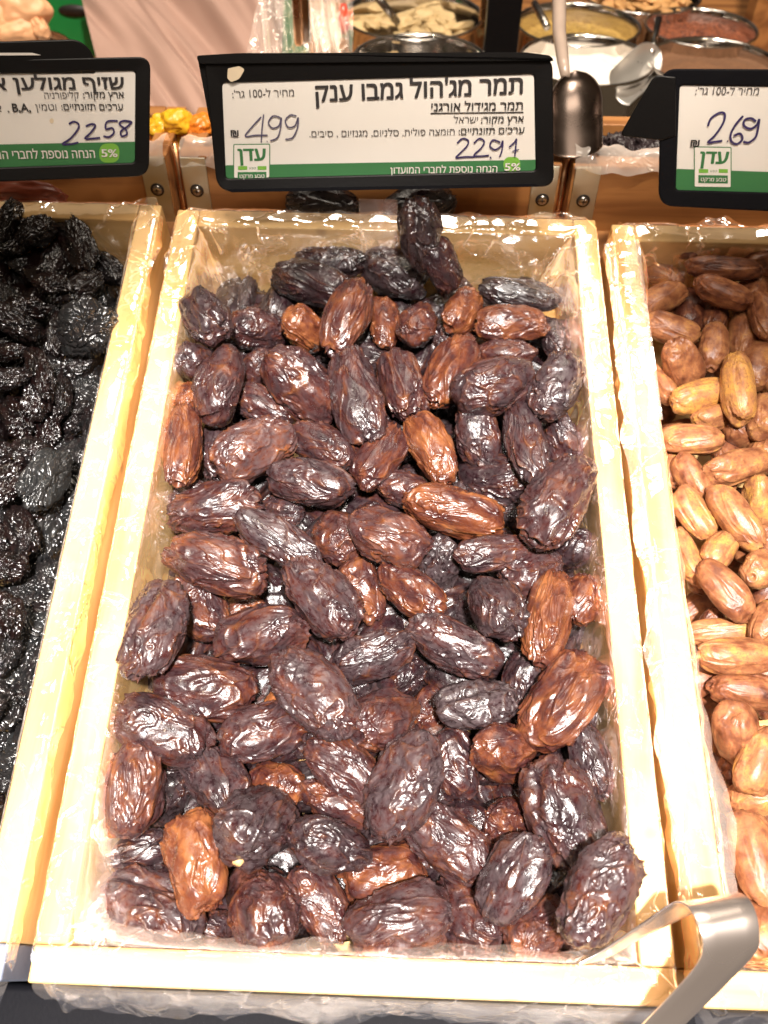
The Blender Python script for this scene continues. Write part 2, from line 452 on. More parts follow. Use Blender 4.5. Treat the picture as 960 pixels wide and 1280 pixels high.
def rot_from_axis(ax, spin):
    ax = Vector(ax).normalized()
    q = Vector((1, 0, 0)).rotation_difference(ax)
    return q @ Quaternion((1, 0, 0), spin)

class Fruit: pass
def layout(rows, base_z, xlo, xhi, rng, ratio=1.5, relax=24, thick=0.88, zfun=None):
    """rows: (px, py, length px, width px, angle deg, tone, lift cm, extra) -> 3-D fruits resting on a heap."""
    out = []
    for row in rows:
        px, py, L, Wd, ang, tone, lift = row[:7]
        f = Fruit(); f.row = row; f.lift = lift
        z = base_z + lift*0.013
        if zfun: z += zfun(px, py)
        a = math.radians(ang); dx, dy = math.cos(a)*L/2, -math.sin(a)*L/2
        for _ in range(30):
            c = at_z(px, py, z); e0 = at_z(px-dx, py-dy, z); e1 = at_z(px+dx, py+dy, z)
            s = scale_at(c); wr = Wd*s/2
            d = e1-e0; lr = d.length/2
            nx = abs(d.normalized().x)
            ext = math.hypot(lr*nx, wr*math.sqrt(max(0, 1-nx*nx)))
            if c.x-ext < xlo or c.x+ext > xhi: z += 0.002
            else: break
            if z > 0.012: break
        d = d.normalized()
        if lr < wr*ratio:                    # seen end-on: tip it up
            full = wr*ratio; tl = math.acos(max(0.05, min(1, (lr-wr*0.75)/(full-wr*0.75)))) if lr > wr*0.75 else 1.3
            tl = min(tl, 1.0)*rng.choice((-1, 1))
            d = (d*math.cos(tl) + Vector((0, 0, 1))*math.sin(tl)).normalized(); lr = full
        else:
            d = (d + Vector((0, 0, rng.uniform(-0.16, 0.16)))).normalized()
        f.c, f.d, f.lr, f.wr, f.tone = c, d, lr, wr, tone
        f.c0 = c.copy(); out.append(f)
    for it in range(relax):                  # settle: slide along the line of sight until hardly overlapping
        for i, a in enumerate(out):
            for b in out[i+1:]:
                if (a.c-b.c).length > a.lr+b.lr: continue
                best = None
                for ta in (-0.62, 0, 0.62):
                    for tb in (-0.62, 0, 0.62):
                        q = (a.c+a.d*a.lr*ta)-(b.c+b.d*b.lr*tb)
                        ov = (a.wr+b.wr)*0.80*thick - q.length
                        if best is None or ov > best: best = ov
                if best > 0:
                    s = 1 if (a.c.z+a.lift*0.02) > (b.c.z+b.lift*0.02) else -1
                    ra = (CAM-a.c).normalized(); rb = (CAM-b.c).normalized()
                    st = min(best*0.35, 0.0012)
                    if abs((a.c+ra*st*s-a.c0).length) < 0.016: a.c = a.c+ra*st*s
                    if abs((b.c-rb*st*s-b.c0).length) < 0.016: b.c = b.c-rb*st*s
    return out

ORD = ['first', 'second', 'third', 'fourth', 'fifth', 'sixth', 'seventh', 'eighth', 'ninth', 'tenth', 'eleventh', 'twelfth', 'thirteenth', 'fourteenth', 'fifteenth', 'sixteenth']

# ------------------------------------------------------------------ the stand and the crates
def struct(o): o['kind'] = 'structure'; return o
struct(box('display_shelf', (-0.62, -0.03, -0.115), (0.62, 0.53, -0.095), M_dark, bevel=0.002))
T_ = 0.016
def crate(x0, x1, y0, y1, label, frontmat=None, h=0.085, wx=None, wy=None, name='wooden_crate', group='pine crates of dried fruit', z=0.0, bottom=True, lean=0.0):
    wx, wy = wx or M_woodx, wy or M_woody
    r = empty(name, ((x0+x1)/2, y0, z-h)); tag(r, label, 'crate', group)
    ox, oy, oz = r.location
    def b(nm, lo, hi, m):
        o = box(nm, (lo[0]-ox, lo[1]-oy, lo[2]-oz), (hi[0]-ox, hi[1]-oy, hi[2]-oz), m, r, 0.0012); return o
    b('front_board', (x0, y0, z-h), (x1, y0+T_, z), frontmat or wx)
    b('back_board', (x0+T_+.0002, y1-T_, z-h), (x1-T_-.0002, y1, z+0.0002), wx)
    b('side_board', (x0, y0+T_+.0003, z-h), (x0+T_, y1, z), wy)
    b('side_board', (x1-T_, y0+T_+.0003, z-h), (x1, y1, z), wy)
    if bottom: b('bottom_board', (x0+T_, y0+T_, z-h), (x1-T_, y1-T_, z-h+0.008), wx)
    if lean:                                 # turned about its front top edge
        r.rotation_euler = (-lean, 0, 0)
        r.location = Vector((r.location.x, y0, z)) - Matrix.Rotation(-lean, 3, 'X') @ Vector((0, 0, h))
    return r
L = 0.4914
crate(-0.150, 0.150, 0.0, L, 'middle pine crate full of large wrinkled dates')
crate(-0.462, -0.162, 0.0, L+0.004, 'left pine crate filled with black prunes', M_greyblue)
crate(0.161, 0.461, 0.0, L-0.004, 'right pine crate filled with small amber dates')

# ------------------------------------------------------------------ large dates of the middle crate
# px, py, length, width, angle, tone, lift, (bloom)
D = [
 (258,395,64,52,-60,.25,0,.5),(308,371,46,24,75,.05,-1,.6),(350,384,60,44,70,.05,-1.2,.4),(322,413,66,48,10,.35,0,.4),
 (393,355,98,54,-22,.10,.6,.1),(414,328,84,38,-5,.08,1.2,.3),(380,411,48,44,0,.75,-.2,.1),(433,397,92,52,65,.55,1.2,.3),
 (246,452,46,46,45,.30,-.2,.5),(275,479,88,58,80,.42,.8,.5),(321,465,44,42,30,.35,-.6,.5),(378,485,90,72,-35,.45,.6,.4),
 (445,495,112,58,-78,.35,1.0,.5),(229,556,100,44,85,.65,.6,.2),(236,498,40,34,90,.70,-.6,0),(330,508,76,44,-25,.38,-.3,.5),
 (315,562,106,68,30,.62,.9,.9),(272,562,76,44,90,.25,-.5,.7),(403,557,84,50,-30,.40,.1,.4),(386,604,108,56,-15,.35,.5,.7),
 (473,572,88,50,55,.52,.2,.3),(522,290,72,48,82,.12,2.4,.3),(549,330,76,42,-65,.25,1.6,.2),(494,343,82,56,-20,.05,.9,.6),
 (648,368,98,38,-5,.02,.2,.5),(577,390,58,46,60,.68,-.2,.1),(521,407,54,50,80,.55,.2,.3),(480,403,54,36,-85,.6,-.6,.2),
 (640,405,88,42,0,.62,.4,.2),(693,423,54,34,-70,.2,-.5,.7),(503,480,90,54,-75,.42,.2,.4),(564,467,90,58,65,.60,.6,.1),
 (630,443,78,40,-5,.45,-.2,.3),(620,483,96,62,18,.34,.8,.5),(695,480,80,58,65,.3,.3,.8),(597,543,66,54,-70,.3,.1,.6),
 (541,562,88,46,-65,.72,.5,.1),(657,548,102,50,-80,.32,.5,.6),(703,550,60,48,-60,.35,-.3,.6),(617,600,88,62,-25,.25,0,.4),
 (698,626,120,70,60,.42,.9,.5),(507,612,70,46,-15,.48,-.2,.5),(571,640,122,58,-12,.66,1.0,.1),(486,671,102,60,-18,.52,.4,.5),
 (614,692,94,44,10,.40,.3,.5),(547,708,56,52,80,.1,-.8,.9),(664,716,84,62,30,.40,-.1,.6),(513,738,98,50,-40,.55,.5,.2),
 (622,760,82,64,-70,.25,.6,.6),(685,771,122,58,80,.70,1.0,.2),(727,750,62,40,85,.6,-.6,.1),(570,807,118,62,-25,.36,.9,.7),
 (467,818,102,60,20,.26,.5,.7),(596,882,100,60,5,.08,.8,1.0),(703,876,128,74,55,.60,1.1,.2),(480,900,92,72,40,.5,.3,.5),
 (538,884,64,46,60,.5,-.5,.3),(658,852,74,54,60,.2,-.5,.5),(452,738,74,54,-70,.60,-.3,.4),(712,688,54,48,0,.2,-.9,.4),
 (267,635,116,58,8,.45,.5,.5),(346,674,114,50,-30,.28,.8,.9),(420,672,70,60,-60,.55,.4,.5),(271,704,114,66,-15,.52,.8,.5),
 (403,748,114,66,-50,.40,1.0,.8),(192,787,130,72,72,.36,1.2,.8),(250,754,74,60,-60,.45,0,.5),(325,793,120,76,15,.42,.7,.6),
 (252,860,132,72,-12,.42,.8,.3),(393,866,126,78,-42,.38,1.2,.8),(331,915,112,70,18,.40,.4,.6),(206,912,114,68,-24,.36,.6,.5),
 (300,768,70,44,20,.68,-.4,.2),(352,640,54,38,-20,.3,-.8,.6),(238,622,56,38,0,.35,-.3,.7),(168,986,118,68,84,.55,.7,.5),
 (272,976,94,68,-50,.30,.6,.7),(347,980,72,52,-15,.62,-.1,.2),(320,1033,98,84,55,.24,1.1,.8),(177,1063,80,46,12,.2,-.3,.3),
 (244,1077,126,70,-78,.74,.9,.1),(193,1136,126,88,-30,.38,.6,.6),(329,1134,106,88,-60,.42,.6,.4),(272,1160,50,40,10,.4,-.6,.7),
 (400,1130,102,60,-60,.48,.2,.5),(410,1056,94,66,-15,.20,.5,.5),(420,1006,92,54,-25,.52,.1,.4),(432,960,100,60,-42,.48,.2,.5),
 (214,995,60,54,60,.05,-.8,.4),(504,983,138,86,65,.32,1.2,.9),(562,1053,118,72,-40,.45,.7,.7),(628,941,80,66,0,.58,.4,.2),
 (567,953,92,54,-75,.35,0,.4),(704,1020,146,86,-62,.36,1.0,.5),(738,950,98,46,-75,.25,-.1,.6),(478,1093,106,70,15,.60,.3,.3),
 (500,1152,130,82,15,.42,.9,.7),(580,1146,112,76,-50,.42,.3,.5),(640,1100,116,70,65,.28,.4,.8),(632,1028,66,50,60,.5,-.2,.3),
 (672,1160,94,70,35,.52,.5,.5),(748,1114,142,82,62,.38,1.2,.9),(583,1022,56,40,-40,.25,-.9,.2),(552,992,50,46,0,.1,-1.0,.5),
 (352,880,46,40,60,.9,-.9,0),(460,650,40,36,0,.4,-.9,.3),(590,760,40,40,20,.2,-.9,.7),(700,770,40,40,0,.4,-.9,.3),
 (497,850,66,52,30,.2,-1.3,.3),(365,600,50,40,60,.2,-1.0,.3),(526,690,44,40,60,.2,-1.1,.5),(640,640,50,44,10,.1,-1.1,.5),(440,860,50,44,30,.15,-1.2,.5),
 (380,920,50,40,60,.2,-1.2,.5),(560,430,46,40,0,.2,-1.1,.5),(715,590,44,40,60,.25,-1.0,.5),(410,440,50,40,20,.15,-1.2,.3),
]
rngD = random.Random(5)
STAND = {21: ((536, 338, .446), (516, 252, .468)), 22: ((566, 364, .440), (536, 298, .456))}
def zf(px, py):
    if py < 345: return -0.012
    return 0.0
FD = layout(D, -0.030, -0.1335, 0.1335, rngD, zfun=zf)
def tone_word(t, b, kind='date'):
    if t > .78: return 'bright orange brown'
    if t > .64: return 'glossy reddish amber'
    if t > .50: return 'reddish brown'
    if b > .75: return 'purple brown grey-bloomed'
    if t > .38: return 'dark reddish brown'
    if t > .2: return 'dark purple brown'
    return 'nearly black'
def pose_word(ang, L_, W_):
    if L_ < W_*1.22: return 'end-on'
    a = ang % 180
    if a < 22 or a > 158: return 'lying level'
    if a < 68: return 'slanting up right'
    if a <= 112: return 'pointing away'
    return 'slanting up left'
def row_labels(items, step, noun, where, y0, left_from='left'):
    """items: (px, py, desc) -> label naming tone, pose and place in the heap"""
    rows = {}
    for i, it in enumerate(items): rows.setdefault(int((it[1]-y0)//step), []).append(i)
    keys = sorted(rows, reverse=True); labels = {}
    for k, key in enumerate(keys):
        ids = sorted(rows[key], key=lambda i: items[i][0])
        for j, i in enumerate(ids):
            rw = 'front row' if k == 0 else ('back row' if k == len(keys)-1 else '%s row from front' % ORD[k])
            pos = '%s from left' % ORD[j]
            if j == len(ids)-1 and j > 0: pos = 'last on right'
            labels[i] = '%s %s, %s, %s%s' % (items[i][2], noun, pos, rw, where)
    return [labels[i] for i in range(len(items))]
labs = row_labels([(r[0], r[1], tone_word(r[5], r[7]).replace(' grey-bloomed', '') + (' bloomed' if r[7] > .75 else '')) for r in D], 78, 'date', ' of middle crate', 250)
SPECIAL = {21: 'dark date standing upright against the back board, tallest of the heap',
           42: 'long red-brown date with pointed amber tip, middle of the crate',
           53: 'black date with silvery grey wrinkles right of the crate centre',
           78: 'dark plum-coloured date with pale stem stub near front left',
           80: 'smooth bright orange-brown date standing between darker ones near front left',
           16: 'caramel date with blistered grey skin near the left back',
           81: 'broad purple date in the front left corner',
           101: 'large purple date in the front right corner beside the tongs',
           54: 'big glossy red-brown date against the right board, mid crate',
           65: 'big purple date leaning on the left board, mid crate',
           89: 'big dark oval date with grey top, front centre'}
for i, f in enumerate(FD):
    r = f.row
    if i in STAND:
        e0, e1 = at_y(*STAND[i][0]), at_y(*STAND[i][1]); f.c = (e0+e1)/2; f.d = (e1-e0).normalized(); f.lr = (e1-e0).length/2
    o = bpy.data.objects.new('large_date', DATES[BLUNT[i % 6] if i in (80, 49, 13, 75, 28, 8) else (i*7+3) % len(DATES)]); C.objects.link(o)
    spin = {0: 0.0}.get(i, rngD.uniform(0, 6.28))
    q = rot_from_axis(f.d if rngD.random() < .5 else -f.d, spin)
    th = rngD.uniform(.90, 1.0)
    o.rotation_mode = 'QUATERNION'; o.rotation_quaternion = q; o.location = f.c
    o.scale = (f.lr*0.99, f.wr*1.03, f.wr*th*1.02)
    o.color = (min(1, r[5]*1.04+0.06), r[7], rngD.random(), 1)
    tag(o, SPECIAL.get(i, labs[i]), 'date', 'large dates in the middle crate')
    f.o = o
    if i == 78:                              # the one with its stem stub left on
        p = at_z(301, 1068, f.c.z+0.010)
        st = tube('stem', [p+Vector((0, .001, -.004)), p, p+Vector((-.0005, -.003, .003)), p+Vector((-.001, -.005, .004))], [0.0028, .0034, .0030, .0022],
                  plain('pale_date_stem', (0.62, 0.40, 0.17), 0.6))
        bpy.context.view_layer.update()
        st.parent = o; st.matrix_parent_inverse = o.matrix_world.inverted()

# dates of the lower layers that show between the upper ones
def heap(n, x0, x1, y0, y1, z0, z1, size, rng, protos, name, cat, label, group, tones, ratio=1.6, mind=0.022):
    pts, res, tries = [], [], 0
    while len(pts) < n and tries < 20000:
        tries += 1
        p = Vector((rng.uniform(x0, x1), rng.uniform(y0, y1), rng.uniform(z0, z1)))
        if all((p-q).length > mind for q in pts): pts.append(p)
    for k, p in enumerate(pts):
        o = bpy.data.objects.new(name, protos[k % len(protos)]); C.objects.link(o)
        a = rng.uniform(0, math.pi); wr = size*rng.uniform(.85, 1.15)
        o.rotation_mode = 'QUATERNION'
        o.rotation_quaternion = rot_from_axis((math.cos(a), math.sin(a), rng.uniform(-.35, .35)), rng.uniform(0, 6.28))
        o.location = p; o.scale = (wr*ratio*rng.uniform(.9, 1.1), wr, wr*.9)
        o.color = (rng.uniform(*tones), rng.uniform(.2, .7), rng.random(), 1)
        tag(o, label, cat, group); res.append(o)
    return res
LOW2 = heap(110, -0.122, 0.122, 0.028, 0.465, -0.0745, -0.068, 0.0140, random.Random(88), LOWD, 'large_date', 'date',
     'shaded dark date lying beneath the top layer of middle crate', 'dates in the lower layer of the middle crate', (0.0, 0.3), mind=0.0195)  # low tones put the shade of the gaps into the colour
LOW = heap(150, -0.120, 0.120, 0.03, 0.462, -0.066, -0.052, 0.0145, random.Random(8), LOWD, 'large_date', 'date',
     'shaded dark date lying beneath the top layer of middle crate', 'dates in the lower layer of the middle crate', (0.0, 0.4), mind=0.0185)  # coloured darker too, so the gaps between upper dates read as shade

# two dates that slipped behind the back board
for (px, py, a, lb) in ((405, 250, 0, 'dark date fallen behind the crate, left of the clear strip'), (526, 250, 15, 'dark date fallen behind the crate, right of the clear strip')):
    p = at_y(px, py+8, L+0.016); o = bpy.data.objects.new('large_date', DATES[4]); C.objects.link(o)
    o.location = p; o.scale = (0.026, 0.013, 0.014); o.rotation_euler = (0, 0, math.radians(a)); o.color = (.05, .2, .3, 1)
    tag(o, lb, 'date', 'dates fallen behind the crate')

# ------------------------------------------------------------------ amber dates of the right crate
A = [
 (830,345,52,30,-20,.55,-.5,0),(828,374,62,36,25,.45,.2,0),(905,336,92,30,-5,.2,.6,0),(905,366,74,38,-15,.3,.3,0),
 (864,388,52,40,80,.05,-.8,0),(893,396,46,34,80,.2,-.2,0),(838,412,74,38,-15,.5,.3,0),(892,434,50,38,85,.45,.3,0),
 (930,420,54,42,80,.5,0,0),(852,454,60,48,-25,.4,.5,0),(828,480,50,32,-60,.55,-.2,0),(873,495,68,38,15,.85,.1,0),
 (922,484,80,44,-80,.8,.5,0),(950,455,66,44,65,.5,.3,0),(897,520,64,36,20,.65,-.1,0),(926,542,40,38,0,.35,-.3,0),
 (956,520,54,42,80,.55,.2,0),(866,550,80,40,-3,.55,.4,0),(922,583,86,44,18,.5,.5,0),(838,581,54,28,-80,.55,-.1,0),
 (865,597,64,36,-55,.45,-.1,0),(920,648,94,42,-52,.55,.7,0),(950,627,54,46,-60,.75,.2,0),(868,642,74,42,-50,.6,.2,0),
 (901,687,60,38,50,.65,.3,0),(859,695,80,34,-70,.55,-.1,0),(907,737,90,44,-48,.4,.6,0),(950,712,54,46,45,.5,.4,0),
 (903,790,86,34,0,.6,.1,0),(922,820,104,46,0,.55,.6,0),(934,864,94,46,-8,.3,.2,0),(886,790,50,40,80,.1,-.9,0),
 (920,918,74,58,-60,.4,0,0),(942,995,66,50,20,.55,.3,0),(950,950,84,50,70,.6,.5,0),(946,1072,124,60,-75,.5,.7,0),
 (955,1160,80,60,60,.5,.3,0),(925,960,60,44,30,.2,-.8,0),(930,1130,60,44,60,.2,-.6,0),(920,700,50,40,0,.2,-.9,0),
 (938,370,56,36,70,.4,.2,0),(956,395,60,40,-70,.4,.3,0),(935,780,60,40,30,.3,-.7,0),(880,840,60,40,60,.3,-.8,0),
 (905,600,50,36,70,.3,-.9,0),(960,780,60,44,60,.5,.2,0),(870,450,46,36,60,.3,-.9,0),(958,560,50,40,60,.5,-.2,0),(905,455,46,36,10,.2,-.9,0),
 (958,330,60,36,10,.3,.2,0),(868,310,50,30,10,.35,.4,0),(835,318,50,30,-20,.45,.3,0),(930,312,70,32,12,.4,.5,0),(900,648,44,36,20,.25,-.9,0),(945,680,50,40,10,.3,-.6,0),(880,720,50,40,60,.25,-.9,0)]
rngA = random.Random(12)
FA = layout(A, -0.024, 0.176, 0.60, rngA)
labsA = row_labels([(r[0], r[1], ('yellow amber' if r[5] > .7 else 'pale amber' if r[5] > .5 else 'light brown' if r[5] > .35 else 'dull brown')) for r in A], 56, 'small date', ' of right crate', 290)
for i, f in enumerate(FA):
    r = f.row; o = bpy.data.objects.new('amber_date', AMBERS[(i*5+2) % len(AMBERS)]); C.objects.link(o)
    o.rotation_mode = 'QUATERNION'; o.rotation_quaternion = rot_from_axis(f.d if rngA.random() < .5 else -f.d, rngA.uniform(0, 6.28))
    o.location = f.c; o.scale = (f.lr, f.wr, f.wr*rngA.uniform(.86, 1)); o.color = (r[5], 0, rngA.random(), 1)
    tag(o, labsA[i], 'date', 'small amber dates in the right crate')
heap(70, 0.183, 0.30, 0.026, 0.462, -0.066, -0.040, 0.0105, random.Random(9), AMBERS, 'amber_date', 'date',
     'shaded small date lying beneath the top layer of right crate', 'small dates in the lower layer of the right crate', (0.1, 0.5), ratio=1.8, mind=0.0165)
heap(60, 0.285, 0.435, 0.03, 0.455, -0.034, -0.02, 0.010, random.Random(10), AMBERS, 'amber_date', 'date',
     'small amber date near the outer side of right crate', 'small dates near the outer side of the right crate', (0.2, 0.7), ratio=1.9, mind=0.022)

# ------------------------------------------------------------------ prunes of the left crate
rngP = random.Random(21)
PR = [(58,598,84,60,62,.1,.8,.7),(110,412,44,70,20,0,.4,.5),(75,420,50,38,85,0,.4,.1),(46,425,52,34,-70,.2,.2,.1),(12,400,70,50,-20,.2,.6,.1),
      (10,440,60,26,0,.2,.3,0),(20,295,60,44,30,0,.9,0),(95,300,70,40,-60,0,.4,0),(72,330,60,40,60,0,.2,.1),(135,335,50,36,-40,0,.2,.2),
      (100,455,54,40,40,0,.3,.2),(100,360,70,34,30,0,.3,.1),(10,275,50,40,60,0,1.2,0),(45,290,50,38,20,0,.9,0)]
y = 300
while y < 1190:
    sc_ = 0.85+(y-300)/900*0.75
    right = 150-(y-262)*0.205 - 16 if y > 0 else 0
    x = -30 + rngP.uniform(-20, 10)
    while x < right:
        X, Y = x+rngP.uniform(-6, 6), y+rngP.uniform(-10, 10)
        if all(math.hypot(X-p[0], Y-p[1]) > 27*sc_ for p in PR):
            PR.append((X, Y, rngP.uniform(44, 60)*sc_, rngP.uniform(34, 42)*sc_, rngP.uniform(0, 180), rngP.uniform(0, .4), rngP.uniform(-.3, .7), rngP.choice((0, 0, .1, .3))))
        x += rngP.uniform(30, 40)*sc_
    y += 31*sc_
FP = layout(PR, -0.022, -0.60, -0.181, rngP, ratio=1.15, thick=.98)
def prune_desc(r):
    return ('charcoal grey' if r[7] > .45 else 'dull black' if r[7] > .05 else 'brown-black' if r[5] > .25 else 'jet black')
vis_idx = [i for i, f in enumerate(FP)]
labsP = row_labels([(r[0], r[1], prune_desc(r)) for r in PR], 75, 'prune', ' of left crate', 250)
for i, f in enumerate(FP):
    r = f.row; o = bpy.data.objects.new('prune', PRUNES[(i*5+1) % len(PRUNES)]); C.objects.link(o)
    o.rotation_mode = 'QUATERNION'; o.rotation_quaternion = rot_from_axis(f.d, rngP.uniform(0, 6.28))
    th = rngP.uniform(.6, .95)
    if i == 0: th = .6; o.data = PRUNES[4]; o.rotation_quaternion = rot_from_axis(f.d, 0.9)
    o.location = f.c; o.scale = (f.lr, f.wr, f.wr*th); o.color = (0, r[7], rngP.random(), 1)
    lab = 'large flat charcoal grey prune beside the board, mid left crate' if i == 0 else labsP[i]
    tag(o, lab, 'prune', 'prunes in the left crate')
heap(200, -0.30, -0.184, 0.026, 0.462, -0.066, -0.038, 0.0125, random.Random(33), PRUNES, 'prune', 'prune',
     'shaded black prune lying beneath the top layer of left crate', 'prunes in the lower layer of the left crate', (0, .4), ratio=1.3, mind=0.0148)
heap(70, -0.435, -0.30, 0.03, 0.455, -0.034, -0.02, 0.0115, random.Random(34), PRUNES, 'prune', 'prune',
     'black prune near the outer side of left crate', 'prunes near the outer side of the left crate', (0, .4), ratio=1.3, mind=0.021)

def outer_fill(name, shape, seeds, mat, x0, x1, z, size, ratio, label, cat, rng):
    protos = [fruit_mesh('filler', 12, shape(s), mat) for s in seeds]; V, F, R, base, n = [], [], [], 0, 0
    pts = []
    for _ in range(6000):
        p = np.array([rng.uniform(x0, x1), rng.uniform(.03, .455), z+rng.uniform(-.008, .006)])
        if all(np.linalg.norm(p-q) > size*1.12 for q in pts): pts.append(p)
        if len(pts) > 240: break
    for k, p in enumerate(pts):
        me = protos[k % len(protos)]; co = np.zeros(len(me.vertices)*3, np.float32); me.vertices.foreach_get('co', co); co = co.reshape(-1, 3)
        M3 = np.array(rot_from_axis((math.cos(k*2.4), math.sin(k*2.4), rng.uniform(-.3, .3)), k*1.7).to_matrix())
        V.append((co*np.array([size*ratio, size, size*.9])) @ M3.T + p)
        ix = np.zeros(len(me.loops), np.int32); me.loops.foreach_get('vertex_index', ix); F.append(ix.reshape(-1, 4)+base); base += len(co)
    o = mesh_obj(name, np.concatenate(V), np.concatenate(F), mat, smooth=True); o.color = (.45, 0, 0, 1)
    return tag(o, label, cat, kind='stuff')
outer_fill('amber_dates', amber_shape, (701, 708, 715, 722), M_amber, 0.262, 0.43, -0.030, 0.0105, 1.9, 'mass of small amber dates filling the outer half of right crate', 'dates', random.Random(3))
outer_fill('prunes', prune_shape, (401, 408, 415, 422), M_prune, -0.43, -0.250, -0.030, 0.0125, 1.25, 'mass of black prunes filling the outer half of left crate', 'prunes', random.Random(5))

# ------------------------------------------------------------------ plastic liners folded over the rims
def liner(x0, x1, y0, y1, seed, label, out_front=0.009, mat=None, amp=1.0, outl=0.0015, outr=0.0015, flap=None):
    # rim centre line
    h = T_/2; cx0, cx1, cy0, cy1 = x0+h, x1-h, y0+h, y1-h
    per = []; nx, ny = 150, 240
    for i in range(nx): per.append((cx0+(cx1-cx0)*i/nx, cy0, 0, -1, i/nx))
    for i in range(ny): per.append((cx1, cy0+(cy1-cy0)*i/ny, 1, 0, i/ny))
    for i in range(nx): per.append((cx1-(cx1-cx0)*i/nx, cy1, 0, 1, i/nx))
    for i in range(ny): per.append((cx0, cy1-(cy1-cy0)*i/ny, -1, 0, i/ny))
    prof = [(-.0145,-.058),(-.0125,-.046),(-.0115,-.034),(-.0108,-.024),(-.0102,-.015),(-.0096,-.008),(-.0092,-.003),(-.0078,.0010),(-.005,.0018),
            (-.002,.0020),(.002,.0020),(.005,.0018),(.0078,.0010),(.0092,-.003),(.0102,-.009),(.0112,-.016),(.0125,-.024),(.0135,-.032)]
    n = len(per); m = len(prof)
    V = np.zeros((n, m, 3))
    for i, (x, yv, ox, oy, u) in enumerate(per):
        corner = min(u, 1-u)*(cx1-cx0 if oy else cy1-cy0)
        # round the corner: blend the outward direction
        for j, (o, z) in enumerate(prof):
            oo = o
            if j > 12:
                k = (j-12)/5
                lim = out_front if oy < 0 else (outr if ox > 0 else (outl if ox < 0 else 0.012))
                oo = 0.0080 + k*lim
            if j > 13 and oy >= 0: z = -.003+(z+.003)*.22
            V[i, j] = (x+ox*oo, yv+oy*oo, z)
    # keep the corners closed: clamp the inner part to the inner rectangle
    P = V.reshape(-1, 3)
    jj = np.tile(np.arange(m), n); inner = jj < 8
    off = np.array([abs(p[0]) for p in prof])[jj]
    P[:, 0] = np.where(inner, np.clip(P[:, 0], cx0+off, cx1-off), P[:, 0])
    P[:, 1] = np.where(inner, np.clip(P[:, 1], cy0+off, cy1-off), P[:, 1])
    outm = jj > 12
    # crumple
    Q = P*np.array([38, 38, 38.])
    c1 = 1-np.abs(pn(Q, seed))*2.2; c2 = 1-np.abs(pn(Q*2.3, seed+1))*2.2
    N3 = np.stack([pn(Q*.6, seed+2), pn(Q*.6, seed+3), pn(Q*.8, seed+4)], 1)
    wgt = np.where(jj < 8, (8-jj)/8.0, np.where(jj > 12, (jj-12)/5.0, 0.08))
    mid_in = np.where(jj < 8, 1.0, 0.0)
    nrm = np.zeros_like(P); 
    per_a = np.array([(p[2], p[3]) for p in per])[np.repeat(np.arange(n), m)]
    inward = (0.0022*np.clip(c1, -0.2, 1)+0.0011*c2)*amp
    P[:, 0] += -per_a[:, 0]*(inward*wgt)*np.where(outm, -1, 1)*np.where(outm & (np.abs(per_a[:, 0]) > 0), .5, 1)
    P[:, 1] += -per_a[:, 1]*(inward*wgt)*np.where(outm, -1, 1)
    P[:, 2] += N3[:, 2]*0.004*wgt*amp + np.where((jj >= 8) & (jj <= 12), 0.0013*np.clip(c1, 0, 1)*amp+0.0004*c2, 0)
    # slack folds bulging into the crate near the corners, and a ragged lower hem outside
    for (fx, fy, rad, am) in (flap or []):
        d = np.hypot(P[:, 0]-fx, P[:, 1]-fy); g = np.exp(-(d/rad)**2)*am*np.where(jj < 8, (8-jj)/8.0, 0)
        cxm, cym = (x0+x1)/2, (y0+y1)/2
        dx, dy = cxm-fx, 0.15 if fy < .1 else -0.15
        dl = math.hypot(dx, dy); P[:, 0] += g*dx/dl; P[:, 1] += g*dy/dl
    hem = np.repeat(pn(np.array([(p[0]*30, p[1]*30, 0.) for p in per]), seed+9), m)
    P[:, 2] += np.where(outm, -(wgt*0.010)*(hem+0.3), 0)
    F = []
    for i in range(n):
        i2 = (i+1) % n
        for j in range(m-1): F.append((i*m+j, i2*m+j, i2*m+j+1, i*m+j+1))
    o = mesh_obj('plastic_liner', P, F, mat or M_film, smooth=True)
    tag(o, label, 'plastic liner', 'clear plastic liners folded over the crates')
    return o
liner(-0.150, 0.150, 0, L, 3, 'crinkled clear plastic liner over the rim of the middle crate',
      flap=[(-.134, .016, .030, .014), (.134, .016, .03, .012), (-.134, .05, .03, .008), (-.134, L-.016, .035, .012), (.134, L-.016, .04, .016)], amp=1.5)
liner(-0.462, -0.162, 0, L+.004, 5, 'crinkled clear plastic liner over the rim of the left crate', outr=.001,
      flap=[(-.178, L-.012, .035, .012)], amp=1.2)
liner(0.161, 0.461, 0, L-.004, 8, 'loose clear plastic liner over the rim of the right crate', outl=.0012,
      flap=[(.177, .05, .030, .012), (.177, .09, .022, .011), (.177, .16, .03, .006), (.177, L-.02, .045, .018)], amp=2.0)
